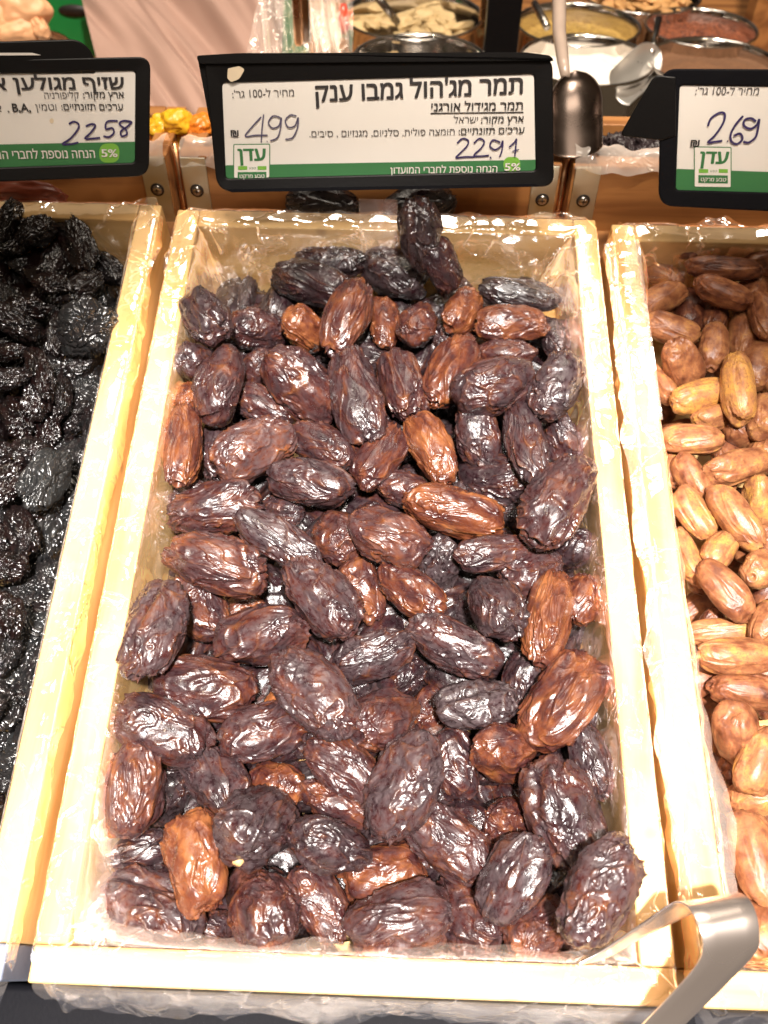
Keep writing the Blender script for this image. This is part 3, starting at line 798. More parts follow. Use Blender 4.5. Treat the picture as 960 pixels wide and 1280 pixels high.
def film_flap(parent, path, seed, mat, label=None):
    """loose film hanging inward from a rim: path of (x, y, z, dx, dy, width, drop)"""
    nv = 14; nu = 160; V = []
    K = len(path)-1
    for i in range(nu+1):
        t = i/nu*K; k = min(int(t), K-1); f = t-k; f2 = f*f*(3-2*f)
        q = [path[k][c]*(1-f2)+path[k+1][c]*f2 for c in range(7)]
        q[0] = path[k][0]*(1-f)+path[k+1][0]*f; q[1] = path[k][1]*(1-f)+path[k+1][1]*f
        for j in range(nv+1):
            v = j/nv; V.append((q[0]+q[3]*q[5]*v, q[1]+q[4]*q[5]*v, q[2]-q[6]*v**1.5, v, q[3], q[4]))
    A = np.array(V); P = A[:, :3].copy(); v = A[:, 3]
    s_ = np.c_[P[:, 0], P[:, 1], v*0]*55
    rag = pn(s_*.8+3, seed)*.004*v**2
    c = (1-np.abs(pn(np.c_[P[:, :2]*60, P[:, 2]*60], seed+2))*2.4)*.0022*v + pn(s_*.5, seed+4)*.004*v
    P[:, 0] += A[:, 4]*rag; P[:, 1] += A[:, 5]*rag; P[:, 2] += c
    F = [(i*(nv+1)+j, (i+1)*(nv+1)+j, (i+1)*(nv+1)+j+1, i*(nv+1)+j+1) for i in range(nu) for j in range(nv)]
    return mesh_obj('film_fold', P, F, mat, parent, smooth=True)
M_fold = film_mat('folded_plastic_film', 0.17, 1.3, 1.0)
_ln = {o['label'].split('rim of the ')[-1].split()[0]: o for o in bpy.data.objects if o.name.startswith('plastic_liner')}
film_flap(_ln['middle'], [(-.134, .115, -.002, .9, 0, .003, .02), (-.134, .06, 0, .9, .05, .009, .022), (-.134, .030, 0, .85, .3, .015, .026), (-.131, .017, 0, .6, .8, .019, .024), (-.10, .0165, 0, .1, .95, .010, .016),
   (-.04, .0165, 0, 0, .95, .0065, .012), (.04, .0165, 0, 0, .95, .0055, .012), (.10, .0165, 0, 0, .95, .007, .014), (.131, .017, 0, -.6, .7, .012, .016), (.134, .04, 0, -.8, .1, .005, .02)], 4, M_fold)
film_flap(_ln['middle'], [(-.148, .0, -.002, -.3, -.9, .010, .03), (-.10, -.001, -.002, 0, -.9, .010, .035), (-.03, -.001, -.002, 0, -.9, .013, .03), (.04, -.001, -.002, 0, -.9, .009, .03), (.10, -.001, -.002, 0, -.9, .012, .03), (.148, -.001, -.002, .2, -.9, .010, .03)], 31, film_mat('front_hanging_film', 0.07, 1.2, 0.7))
film_flap(_ln['right'], [(.1605, .47, .001, -.9, 0, .007, .004), (.1605, .36, .001, -.9, 0, .005, .006), (.1605, .31, .001, -.9, 0, .008, .002), (.1605, .25, .001, -.9, 0, .004, .008), (.1605, .18, .001, -.9, 0, .007, .004), (.1605, .10, .001, -.9, 0, .004, .010), (.1605, .04, .001, -.9, 0, .007, .004)], 41, M_fold)
M_fold2 = film_mat('gathered_plastic_film', 0.03, 0.8, 0.8)
film_flap(_ln['middle'], [(.1335, .47, .0025, .6, 0, .016, -.002), (.1335, .42, .0022, .7, 0, .020, .000), (.1335, .38, .0022, .7, 0, .006, .000), (.1335, .34, .0022, .7, 0, .004, .0)], 47, M_fold)
film_flap(_ln['right'], [(.178, .47, .0025, -.6, 0, .016, -.002), (.178, .42, .0022, -.7, 0, .020, .000), (.178, .38, .0022, -.7, 0, .012, .000), (.178, .32, .0022, -.7, 0, .012, .0)], 49, M_fold)
film_flap(_ln['right'], [(.177, .455, 0, .9, 0, .006, .02), (.177, .36, 0, .9, 0, .006, .02), (.177, .30, 0, .95, 0, .0035, .012), (.177, .20, 0, .95, 0, .005, .012), (.177, .13, 0, .95, 0, .0075, .010), (.177, .09, 0, .95, 0, .0125, .009),
   (.177, .06, 0, .95, 0, .0110, .008), (.177, .035, 0, .95, 0, .0150, .009), (.177, .018, 0, .9, .2, .010, .012)], 7, M_fold)
film_flap(_ln['left'], [(-.178, .46, 0, -.8, -.3, .010, .02), (-.178, .40, 0, -.9, 0, .004, .02), (-.178, .28, 0, -.9, 0, .003, .01), (-.178, .25, 0, -.9, 0, .004, .01), (-.178, .02, 0, -.9, 0, .003, .01)], 9, M_fold)
film_flap(_ln['middle'], [(-.131, L-.017, .001, .6, -.6, .030, .03), (-.10, L-.0165, .001, .2, -.9, .014, .02), (-.02, L-.0165, .001, 0, -.9, .004, .01), (.05, L-.0165, .001, 0, -.9, .006, .014), (.10, L-.0165, .001, -.2, -.9, .018, .02), (.131, L-.017, .001, -.6, -.6, .034, .03), (.134, L-.06, .001, -.9, 0, .012, .03), (.134, L-.14, 0, -.9, 0, .006, .03)], 14, M_film)
# black front edge of the stand and what lies in front of it
struct(box('stand_edge', (-0.62, -0.034, -0.10), (0.62, -0.0015, -0.050), M_blackr, bevel=0.004))
struct(box('stand_ledge', (-0.62, -0.20, -0.13), (0.62, -0.036, -0.075), M_dark, bevel=0.003))

# ------------------------------------------------------------------ upper tier: boards, brackets, contents
YB = 0.540
def P_(px, py, y=YB): return at_y(px, py, y)
ztop = P_(470, 200).z
xa = [P_(-60, 228).x-0.12, P_(216, 228).x, P_(231, 228).x, P_(696, 240).x, P_(709, 240).x, P_(960, 240).x+0.14]
print('upper tier', [round(v, 3) for v in xa], round(ztop, 3))
UP = []
RU = Matrix.Rotation(-TILT, 3, 'X')
def U_(x, d, dz): return Vector((x, YB, ztop)) + RU @ Vector((0, d, dz))
for k, (a, b, lb) in enumerate(((xa[0], xa[1], 'orange wood crate of dried yellow fruit behind the left sign'),
                            (xa[2], xa[3], 'orange wood crate behind the wide middle sign'),
                            (xa[4], xa[5], 'orange wood crate of raisins behind the right sign'))):
    ox, oy, oz = (a+b)/2, YB, ztop-0.16
    r = crate(a, b, YB, YB+0.085, lb, h=0.16, lean=TILT, wx=M_owoodx, wy=M_owoody, name='upper_crate', group='oiled wood crates on the upper tier', z=ztop)
    UP.append(r)
    for xm in ([b-0.0105] if k == 0 else [a+0.0105, b-0.0115] if k == 1 else [a+0.0115]):
        pl = box('corner_bracket', (xm-.0095-ox, -0.0016, 0.075), (xm+.0095-ox, -0.0002, 0.159), M_zinc, r, 0.0006)
        zs = P_(200, 229).z if k == 0 or (k == 1 and xm < 0) else P_(700, 242).z
        sc = lathe('screw', [(0, .0016), (.0021, .0014), (.0034, .0008), (.0037, 0), (.0037, -.001)], M_steelb, pl, 28)
        sc.location = (xm-ox, -.0020, zs-oz); sc.rotation_euler = (math.pi/2, 0, 0)
        ring = lathe('screw_recess', [(.0037, .0004), (.0048, .0004), (.0052, 0)], M_dark, pl, 28); ring.location = (xm-ox, -.0017, zs-oz); ring.rotation_euler = (math.pi/2, 0, 0)
        for q in (0, 1):
            s2 = box('screw_slot', (-.0018 if q else -.00035, -.0002, -.00035 if q else -.0018), (.0018 if q else .00035, .0001, .00035 if q else .0018), M_dark, pl, 0)
            s2.location = (xm-ox, -.0037, zs-oz)
# copper strip seen in the gaps
for x, lb in (((xa[1]+xa[2])/2, 'narrow copper coloured post in the gap left of the middle sign'), ((xa[3]+xa[4])/2, 'narrow copper coloured post in the gap right of the middle sign')):
    o = tube('divider_post', [U_(x, .012, -.14), U_(x, .012, .004)], 0.0028, M_copper); tag(o, lb, 'post', 'posts between the upper crates')
tag(struct(box('back_ledge', (-0.62, L+.006, -0.115), (0.62, YB-.002, -0.045), M_owoodx, bevel=0)))

def lump(name, me, p, sx, sy, sz, mat_color, rz, label, cat, group=None, rx=0):
    o = bpy.data.objects.new(name, me); C.objects.link(o); o.location = p; o.scale = (sx, sy, sz)
    o.rotation_euler = (rx, 0, rz); o.color = mat_color
    return tag(o, label, cat, group)
def proto_lumps(name, mat, seeds, n=20, amp=.25, k=2):
    out = []
    for s in seeds:
        def f(Dd, s=s):
            h = pn(Dd*1.3, s)*amp + pn(Dd*2.9, s+2)*amp*.4
            return disp(Dd, h), np.zeros(len(Dd))
        out.append(fruit_mesh(name, n, f, mat))
    return out
M_yel = plain('dried_yellow_fruit', (0.80, 0.42, 0.02), 0.35, coat=0.3, nscale=3, var=.3)
M_ora = plain('dried_orange_fruit', (0.75, 0.22, 0.02), 0.35, coat=0.3, nscale=3, var=.3)
M_rais = plain('raisin_skin', (0.022, 0.014, 0.016), 0.45, nscale=4, var=.4, bump=.4, bscale=6)
Y_ = proto_lumps('dried_fruit', M_yel, (1, 2, 3)); O_ = proto_lumps('dried_fruit', M_ora, (4, 5, 6)); R_ = proto_lumps('raisin', M_rais, (7, 8, 9, 10), 12, .4)
rr = random.Random(4)
for k, (px, py, w_, kind, lb) in enumerate(((222, 152, 40, 'y', 'bright yellow dried fruit piece on top beside the middle sign'), (200, 158, 34, 'y', 'yellow dried fruit piece left of the topmost one'),
        (198, 172, 38, 'o', 'orange dried fruit piece touching the left sign'), (236, 162, 34, 'o', 'deep orange dried fruit piece right of the yellow one'),
        (252, 156, 32, 'o', 'orange dried fruit piece half behind the middle sign'), (216, 172, 40, 'y', 'golden dried fruit piece at the front of the upper crate'),
        (176, 160, 34, 'o', 'orange dried fruit piece hidden partly by the left sign'))):
    p = P_(px, py, YB+.045); s = w_/2*scale_at(p)
    lump('dried_fruit', (Y_ if kind == 'y' else O_)[k % 3], p, s, s*.9, s*.75, (1, 1, 1, 1), k, lb, 'dried fruit', 'dried yellow fruit in the upper crate')
# bed of fruit and raisins below
for k in range(26):
    p = U_(rr.uniform(xa[1]-.12, xa[1]-.022), rr.uniform(.025, .065), rr.uniform(-.03, -.006))
    lump('dried_fruit', (Y_+O_)[k % 6], p, .013, .012, .010, (1, 1, 1, 1), k, 'orange and yellow dried fruit piece deep in the upper left crate', 'dried fruit', 'dried fruit deep in the upper left crate')
# raisins: far too many to count
vs_, fs_, base = [], [], 0
me0 = R_[0]; co = np.zeros(len(me0.vertices)*3); 
for k in range(230):
    me0 = R_[k % 4]; co = np.zeros(len(me0.vertices)*3, np.float32); me0.vertices.foreach_get('co', co); co = co.reshape(-1, 3)
    a = rr.uniform(0, 6.28); R3 = np.array(Matrix.Rotation(a, 3, 'Z') @ Matrix.Rotation(rr.uniform(0, 3), 3, 'X'))
    s = rr.uniform(.0035, .0052)
    dd = .018+rr.random()*.055; qx = xa[4]+T_+.003+rr.random()*.12
    q = np.array(U_(qx, dd, -.010+.006*math.sin(qx*70)*dd/.07+rr.uniform(-.004, .004)))
    pts = (co*np.array([s*1.5, s, s*.8]))@R3.T+q
    vs_.append(pts)
    idx = np.zeros(len(me0.loops), np.int32); me0.loops.foreach_get('vertex_index', idx)
    fs_.append(idx.reshape(-1, 4)+base); base += len(pts)
o = mesh_obj('raisins', np.concatenate(vs_), np.concatenate(fs_), M_rais, smooth=True)
tag(o, 'black raisins heaped in the upper crate right of the middle sign', 'raisins', kind='stuff')
# white film folded over the upper boards
def film_strip(x0, x1, y, z, seed, label, w_=0.03, mat=None):
    nx, ny = 70, 16; V = []
    for i in range(nx+1):
        for j in range(ny+1):
            u, v = i/nx, j/ny
            V.append(U_(x0+(x1-x0)*u, -.004+v*w_, .002+.010*math.sin(v*math.pi)*.6-(.012*(v-.6) if v > .6 else 0)-(.006*(.2-v)*5 if v < .2 else 0)))
    V = np.array(V); V[:, 2] += pn(V*60, seed)*.006; V[:, 1] += pn(V*70, seed+1)*.004
    F = [(i*(ny+1)+j, (i+1)*(ny+1)+j, (i+1)*(ny+1)+j+1, i*(ny+1)+j+1) for i in range(nx) for j in range(ny)]
    return tag(mesh_obj('plastic_liner', V, F, mat or M_milky, smooth=True), label, 'plastic liner', 'plastic liners on the upper tier')
M_milky = film_mat('milky_plastic_film', 0.34, 1.0)
film_strip(xa[1]-.14, xa[1]-.001, YB, ztop, 3, 'milky plastic folded over the upper crate edge right of left sign')
film_strip(xa[2]+.001, xa[2]+.05, YB, ztop, 5, 'milky plastic folded over the upper crate edge left of middle sign')
film_strip(xa[4]+.001, xa[4]+.13, YB, ztop, 6, 'milky plastic folded over the board in front of the raisins')

# ------------------------------------------------------------------ price signs
def heb(s):
    """visual order for a right-to-left line, digits and Latin runs kept"""
    s = s[::-1]
    s = re.sub(r'[0-9A-Za-z][0-9A-Za-z.,%]*', lambda m: m.group(0)[::-1], s)
    return s.translate(str.maketrans('()', ')('))
_c = bpy.data.curves.new('m', 'FONT'); _c.body = 'ה'; _o = bpy.data.objects.new('m', _c); C.objects.link(_o)
bpy.context.view_layer.update(); HH = max(b[1] for b in _o.bound_box); HH *= 1.16; bpy.data.objects.remove(_o)
from mathutils.geometry import tessellate_polygon
def outline_fill(me):
    """fill glyph outlines one by one, so that strokes drawn as overlapping outlines stay whole"""
    nb = {}
    for e in me.edges:
        a, b = e.vertices; nb.setdefault(a, []).append(b); nb.setdefault(b, []).append(a)
    seen, loops = set(), []
    for e in me.edges:
        if e.vertices[0] in seen: continue
        st = e.vertices[0]; lp = [st]; seen.add(st); cur = e.vertices[1]
        while cur != st and cur not in seen:
            seen.add(cur); lp.append(cur); nx = [n for n in nb[cur] if n != lp[-2]]
            cur = nx[0] if nx else st
        loops.append([me.vertices[i].co.copy() for i in lp])
    def area(l): return sum(l[i-1].x*l[i].y-l[i].x*l[i-1].y for i in range(len(l)))/2
    def inside(p, l):
        c = False
        for i in range(len(l)):
            a, b = l[i-1], l[i]
            if (a.y > p.y) != (b.y > p.y) and p.x < (b.x-a.x)*(p.y-a.y)/(b.y-a.y)+a.x: c = not c
        return c
    ar = [area(l) for l in loops]
    hole = [any(k != m and ar[k]*ar[m] < 0 and inside(loops[k][0], loops[m]) for m in range(len(loops))) for k in range(len(loops))]
    V, F = [], []
    for k, l in enumerate(loops):
        if hole[k]: continue
        hs = [loops[m] for m in range(len(loops)) if hole[m] and inside(loops[m][0], l)]; pl = [l]+hs; b = len(V)
        for q in pl: V += [tuple(v) for v in q]
        F += [tuple(b+i for i in t) for t in tessellate_polygon(pl)]
    return V, F
class Sign:
    def __init__(s, name, cx, cy, y, roll, label, lean=0.0):
        s.c = at_y(cx, cy, y); s.s = scale_at(s.c); s.cx, s.cy = cx, cy
        n = -(s.c-CAM).normalized()
        n = (Matrix.Rotation(lean, 3, rt) @ n)
        X = (rt - n*rt.dot(n)).normalized(); X = Matrix.Rotation(roll, 3, n) @ X; Y = n.cross(X)
        m = Matrix.Identity(4)
        for i, v in enumerate((X, Y, n)):
            for j in range(3): m[j][i] = v[j]
        m.translation = s.c
        s.o = empty(name); s.o.matrix_world = m; s.m = m; s.X, s.Y, s.n = X, Y, n
        s.roll = roll
        tag(s.o, label, 'price sign', 'black framed price signs')
    def L(s, px, py, z=0.0):                # photo pixel -> point of the sign's own plane (offset z)
        r = ray(px, py); pl = s.c + s.n*z
        t = (pl-CAM).dot(s.n)/r.dot(s.n); q = CAM + r*t - s.c
        return (q.dot(s.X), q.dot(s.Y))
    def poly(s, name, corners, rad, z0, z1, mat, hole=None, hrad=0, parent=None, bevel=0.0):
        def rounded(cs, r):
            pts = [Vector(s.L(*c)) for c in cs]; out = []; n = len(pts); rs = r if isinstance(r, (list, tuple)) else [r]*n
            for i, p in enumerate(pts):
                a = (pts[i-1]-p).normalized(); b = (pts[(i+1) % n]-p).normalized(); R = rs[i]*s.s
                if R <= 0: out += [p]*8; continue
                for k in range(8):
                    t = k/7; out.append((p+a*R)*(1-t)**2 + p*2*t*(1-t) + (p+b*R)*t*t)
            return out
        A = rounded(corners, rad); n = len(A); V, F = [], []
        if hole is None:
            V = [(p.x, p.y, z1) for p in A]+[(p.x, p.y, z0) for p in A]
            F = [tuple(range(n)), tuple(range(n, 2*n))[::-1]]+[(i, n+i, n+(i+1) % n, (i+1) % n) for i in range(n)]
            F = [f for f in F]
        else:
            B = rounded(hole, hrad)
            V = [(p.x, p.y, z1) for p in A]+[(p.x, p.y, z0) for p in A]+[(p.x, p.y, z1-.0008) for p in B]+[(p.x, p.y, z0) for p in B]
            for i in range(n):
                j = (i+1) % n
                F += [(i, n+i, n+j, j), (i, j, 2*n+j, 2*n+i), (2*n+i, 2*n+j, 3*n+j, 3*n+i), (n+i, 3*n+i, 3*n+j, n+j)]
        me = bpy.data.meshes.new(name); me.from_pydata(V, [], F); me.validate(); me.update(); me.materials.append(mat)
        import bmesh
        bm = bmesh.new(); bm.from_mesh(me); bmesh.ops.remove_doubles(bm, verts=bm.verts, dist=1e-6)
        bmesh.ops.recalc_face_normals(bm, faces=bm.faces); bm.to_mesh(me); bm.free()
        o = bpy.data.objects.new(name, me); C.objects.link(o); o.parent = parent or s.o
        if bevel: bev(o, bevel, 3)
        return o
    def text(s, txt, xl, xr, base, h, mat, slope=0.0, bold=0.0, z=0.0016, latin=False):
        """text between pixel columns xl..xr, baseline row at its left end, letter height h px"""
        cu = bpy.data.curves.new('lettering', 'FONT'); cu.body = txt if latin else heb(txt)
        cu.size = 1.0; cu.resolution_u = 4; cu.fill_mode = 'NONE'
        cu.materials.append(mat)
        o = bpy.data.objects.new('lettering', cu); C.objects.link(o)
        bpy.context.view_layer.update()
        me = bpy.data.meshes.new_from_object(o.evaluated_get(bpy.context.evaluated_depsgraph_get()))
        bpy.data.objects.remove(o); V, F = outline_fill(me)
        me = bpy.data.meshes.new('lettering'); me.from_pydata(V, [], F); me.update(); me.materials.append(mat)
        if bold:                                 # bold face: the outline thickened by offset layers
            co = np.zeros(len(me.vertices)*3, np.float32); me.vertices.foreach_get('co', co); co = co.reshape(-1, 3)
            fs = [tuple(p.vertices) for p in me.polygons]; V, F = [], []
            for k, (dx, dy) in enumerate(((-1, 0), (1, 0), (0, -.5), (0, .5), (-.7, .4), (.7, -.4), (.7, .4), (-.7, -.4))):
                F += [tuple(i+k*len(co) for i in f) for f in fs]; V.append(co+np.array([dx*bold, dy*bold, k*.012]))
            me = bpy.data.meshes.new('lettering'); me.from_pydata(np.concatenate(V).tolist(), [], F); me.update(); me.materials.append(mat)
        o = bpy.data.objects.new('lettering', me); C.objects.link(o); o.parent = s.o
        bb = o.bound_box; wx0, wx1 = min(b[0] for b in bb), max(b[0] for b in bb)
        ax, ay = s.L(xl, base); bx, by = s.L(xr, base-slope*(xr-xl))
        ln = math.hypot(bx-ax, by-ay); ang = math.atan2(by-ay, bx-ax); kx = ln/(wx1-wx0)
        ky = h*s.s/HH
        o.scale = (kx, ky, 0.004); o.rotation_euler = (0, 0, ang)
        o.location = (ax-wx0*kx*math.cos(ang), ay-wx0*kx*math.sin(ang), z)
        return o
    def strokes(s, strokes, mat, wpx, z=0.0018, name='handwritten_number'):
        V, F = [], []
        for st in strokes:
            st = [Vector(p) for p in st]; pts = []
            n = len(st)
            if n > 2:
                for i in range(n-1):
                    p0, p1, p2, p3 = st[max(i-1, 0)], st[i], st[i+1], st[min(i+2, n-1)]
                    for k in range(6):
                        t = k/6; pts.append(0.5*((2*p1)+(p2-p0)*t+(2*p0-5*p1+4*p2-p3)*t*t+(3*p1-p0-3*p2+p3)*t**3))
                pts.append(st[-1])
            else: pts = st
            pts = [Vector(s.L(p.x, p.y)) for p in pts]; w_ = wpx*s.s/2; b = len(V)
            for i, p in enumerate(pts):
                t = (pts[min(i+1, len(pts)-1)]-pts[max(i-1, 0)]); t = t.normalized() if t.length else Vector((1, 0))
                nn = Vector((-t.y, t.x)); ww = w_*(0.75 if i in (0, len(pts)-1) else 1.0)
                V += [(p.x+nn.x*ww, p.y+nn.y*ww, z), (p.x-nn.x*ww, p.y-nn.y*ww, z)]
            z += 0.00004
            F += [(b+2*i, b+2*i+1, b+2*i+3, b+2*i+2) for i in range(len(pts)-1)]
        return mesh_obj(name, V, F, mat, s.o)
    def rect(s, name, x0, y0, x1, y1, mat, z=0.0012, th=0.0002, slope=0.0, rad=0):
        d = slope*(x1-x0)
        return s.poly(name, [(x0, y0), (x1, y0-d), (x1, y1-d), (x0, y1)], rad, z, z+th, mat)
    def logo(s, x, y, w_, sl=0.0, cut=None):
        h = w_*1.09 if cut is None else cut
        s.rect('logo_border', x, y, x+w_, y+h, M_green, .0013, .0001, sl, 2)
        s.rect('logo_panel', x+1.2, y+1.2, x+w_-1.2, y+h-(1.2 if cut is None else 0), M_card, .0014, .0002, sl, 1.5)
        s.text('עדן', x+w_*.13, x+w_*.90, y+w_*.45, w_*.34, M_green, sl, .035)
        s.rect('logo_bar', x+w_*.13, y+w_*.60, x+w_*.38, y+w_*.70, M_lime, .0017, .0001, sl)
        s.rect('logo_bar', x+w_*.66, y+w_*.60, x+w_*.90, y+w_*.70, M_lime, .0017, .0001, sl)
        s.text('טבע', x+w_*.43, x+w_*.61, y+w_*.68, w_*.06, M_green, sl, .0, .0018)
        s.rect('logo_band', x+w_*.12, y+w_*.76, x+w_*.90, y+w_*.97, M_green, .0017, .0001, sl)
        s.text('טבע מרקט', x+w_*.18, x+w_*.85, y+w_*.92, w_*.10, M_card, sl, .01, .0019)
    def shekel(s, x, y, w_, h):
        s.text('₪', x, x+w_, y+h, h*1.05, M_ink, 0, .02, latin=True)

digits = {}
# --- middle sign
g = Sign('price_sign', 470, 155, 0.492, 0.0, 'wide price sign reading 4.99 in the centre behind the large dates')
g.poly('frame', [(256, 73), (690, 71), (692, 233), (272, 240)], [10, 16, 16, 22], -.007, .003, M_black,
       hole=[(278, 104), (667, 93), (669, 213), (283, 223)], hrad=5, bevel=.0012)
g.poly('backing', [(262, 80), (686, 78), (688, 229), (276, 235)], 14, -.0068, -.0002, M_black)
g.poly('card', [(276, 102), (669, 91), (671, 216), (281, 226)], 3, 0, .001, M_card)
tb = g.poly('top_rim', [(247, 70), (300, 67), (655, 66), (688, 70), (690, 76), (250, 80)], [4, 2, 2, 6, 2, 4], -.012, .0045, M_black, bevel=.001)
g.poly('side_rim', [(248, 76), (262, 78), (274, 180), (262, 150)], [3, 2, 2, 4], -.011, .0012, M_black, bevel=.0008)
g.poly('bottom_rim', [(285, 236), (668, 229), (672, 233), (290, 240)], 2, .003, .0042, M_blackr, bevel=.0005)
g.poly('cream_scrap', [(286, 86), (300, 83), (307, 87), (300, 99), (290, 103), (285, 98)], [1, 2, 3, 3, 2, 2], .0032, .0035, M_cream)
g.rect('green_band', 283, 206.5, 669.5, 217, M_green, .0011, .0001, .018)
g.poly('green_band', [(281, 207), (669, 199.5), (671, 215.5), (281, 225.5)], 2, .0011, .00125, M_green)
g.text("תמר מג'הול גמבו ענק", 395, 653, 127, 20, M_ink, 0.040, .022)
g.text('תמר מגידול אורגני', 539, 653, 138.5, 9.5, M_ink, .015, .012)
g.rect('underline', 538, 141.0, 654, 142.3, M_ink, .0015, .0001, .012)
g.text('ארץ מקור:', 601, 654, 153.5, 8, M_ink, .015, .01)
g.text('ישראל', 567, 597, 154.0, 8, M_grink, .015)
g.text('ערכים תזונתיים:', 573, 655, 168.0, 8, M_ink, .02, .008)
g.text('חומצה פולית, סלניום, מגנזיום , סיבים.', 387, 568, 171.5, 8, M_grink, .015)
g.text("מחיר ל-100 גר':", 291, 368, 122.5, 8.5, M_grink, .03)
g.shekel(289, 162, 10, 9)
g.logo(292, 180, 46, .01, cut=42)
g.poly('discount_disc', [(629, 196), (650, 196), (650, 214.5), (629, 215)], 9, .0013, .0014, M_lime)
g.text('5%', 630, 650, 213, 8.5, M_card, .01, .02, .0017, latin=True)
g.text('הנחה נוספת לחברי המועדון', 488, 621, 217, 8.5, M_card, .015, .01, .0017)
g.strokes([[(327,146),(316,158),(307,170),(320,169),(335,169)], [(330,143),(328,160),(327,178)],
           [(334,176),(334.8,177)],
           [(351,147),(342,145),(336,153),(341,160),(349,157),(352,147),(351,160),(347,172),(338,176)],
           [(371,145),(363,144),(357,151),(361,159),(369,157),(373,147),(372,160),(366,172),(357,174)]], M_penl, 1.7)
g.strokes([[(571,179),(578,173),(585,176),(583,183),(573,193),(570,197),(580,196),(593,196)],
           [(592,179),(599,173),(605,177),(601,185),(592,194),(600,195),(611,194)],
           [(625,178),(616,175),(612,182),(618,187),(625,183),(628,176),(627,188),(624,196)],
           [(612,196),(614,198)],
           [(636,184),(643,177),(645,174),(644,186),(643,196)], [(640,189),(648,187)]], M_pen, 2.0)
cs_ = [at_z(449, 300, 0), at_z(497, 300, 0)]
stx0, stx1 = at_y(449, 262, L-T_).x, at_y(497, 262, L-T_).x
o = box('clear_strip', (stx0, L-T_-.0022, -.030), (stx1, L-T_-.0012, .030), M_filmb, None, 0.0004)
bpy.context.view_layer.update(); o.parent = g.o; o.matrix_parent_inverse = g.m.inverted()

# --- left sign
g = Sign('price_sign', 60, 145, 0.488, 0.0, 'price sign numbered 2258 above the black prunes')
g.poly('frame', [(-190, 78), (188, 71), (186, 220), (-190, 234)], [16, 16, 18, 16], -.007, .003, M_black,
       hole=[(-170, 95), (169, 89), (168, 203), (-170, 215)], hrad=5, bevel=.0012)
g.poly('backing', [(-186, 82), (183, 75), (181, 216), (-186, 230)], 14, -.0068, -.0002, M_black)
g.poly('card', [(-172, 93), (171, 87), (170, 206), (-172, 218)], 3, 0, .001, M_card)
g.poly('green_band', [(-172, 184), (171, 177), (170, 206), (-172, 218)], 2, .0011, .00125, M_green)
g.poly('discount_disc', [(124, 179.5), (149, 179), (149, 203), (124, 203.5)], 10.5, .0013, .0014, M_lime)
g.text('5%', 127, 147, 196, 9, M_card, .0, .02, .0017, latin=True)
g.text('הנחה נוספת לחברי המועדון', -32, 119, 199, 10.5, M_card, .012, .01, .0017)
g.text('שזיף מגולען אורגני', -62, 156, 113, 15, M_ink, 0.010, .022)
g.text('ארץ מקור:', 104, 155, 122.5, 8, M_ink, .0, .01)
g.text('קליפורניה', 56, 99, 123.5, 8, M_grink, .01)
g.text('ערכים תזונתיים:', 77, 154, 137.5, 8, M_ink, .0, .008)
g.text('וטמין', 45, 71, 138, 8, M_grink, .0)
g.text('B,A,', 16, 39, 139.5, 9, M_ink, 0, .02, latin=True)
g.text(', אשלגן', -42, 12, 140, 8, M_grink, .0)
g.strokes([[(86,155),(92,152),(98,155),(97,162),(88,173),(78,180),(88,180),(98,178)],
           [(107,158),(114,155),(119,157),(113,166),(106,173),(116,173),(125,172)],
           [(147,151),(134,152),(132,161),(140,160),(142,166),(136,171),(129,170)],
           [(164,152),(154,151),(149,155),(157,162),(158,168),(152,170),(151,164),(159,158),(165,152)]], M_pen, 2.3)
g.poly('stain', [(62, 148), (67, 148), (67, 154), (62, 154)], 2.4, .0013, .00135, M_cream)
g2 = Sign('sign_holder', 20, 66, 0.506, 0.0, 'black back of a second sign holder peeping over the left sign')
g2.o['category'] = 'sign holder'
g2.poly('frame', [(-150, 56), (98, 49), (117, 66), (120, 92), (-150, 92)], [8, 10, 12, 4, 4], -.004, .003, M_black, bevel=.0015)
g2.poly('card_edge', [(-150, 66), (40, 66), (52, 69), (-150, 70)], [1, 1, 2, 1], .0032, .0036, M_card)

# --- right sign
g = Sign('price_sign', 930, 172, 0.480, 0.0, 'price sign reading 2.69 above the small amber dates')
g.poly('frame', [(826, 86), (1190, 88), (1200, 276), (823, 257)], [20, 18, 18, 20], -.007, .003, M_blackr,
       hole=[(850, 107), (1168, 112), (1176, 246), (845, 237)], hrad=5, bevel=.0014)
g.poly('backing', [(832, 92), (1185, 94), (1195, 270), (829, 252)], 16, -.0068, -.0002, M_black)
g.poly('card', [(849, 105), (1170, 110), (1178, 249), (844, 239)], 3, 0, .001, M_card)
g.poly('green_band', [(845.5, 211), (1176, 222), (1178, 249), (845, 239)], 2, .0011, .00125, M_green)
g.text("מחיר ל-100 גר':", 869, 948, 118.5, 9, M_grink, -.005)
g.shekel(863, 174, 11, 9.5)
g.logo(867.5, 183, 47, -.015)
g.strokes([[(885,158),(889,148),(900,141),(906,143),(904,154),(894,169),(885,178),(895,177),(903,176)],
           [(909,176),(910,177)], [(929,145),(921,154),(914,166),(914,176),(921,180),(928,174),(925,167),(917,170)],
           [(945,152),(939,148),(931,150),(930,157),(938,161),(946,156),(949,149),(947,163),(944,172),(936,178),(929,177)]], M_pen, 2.6)
g3 = Sign('sign_holder', 805, 135, 0.50, 0.0, 'dark tilted plastic sign holder left of the 2.69 sign')
g3.o['category'] = 'sign holder'
g3.poly('plate', [(818, 93), (845, 96), (845, 170), (826, 176), (774, 170)], [9, 2, 2, 4, 8], -.012, -.002, M_black, bevel=.0015)

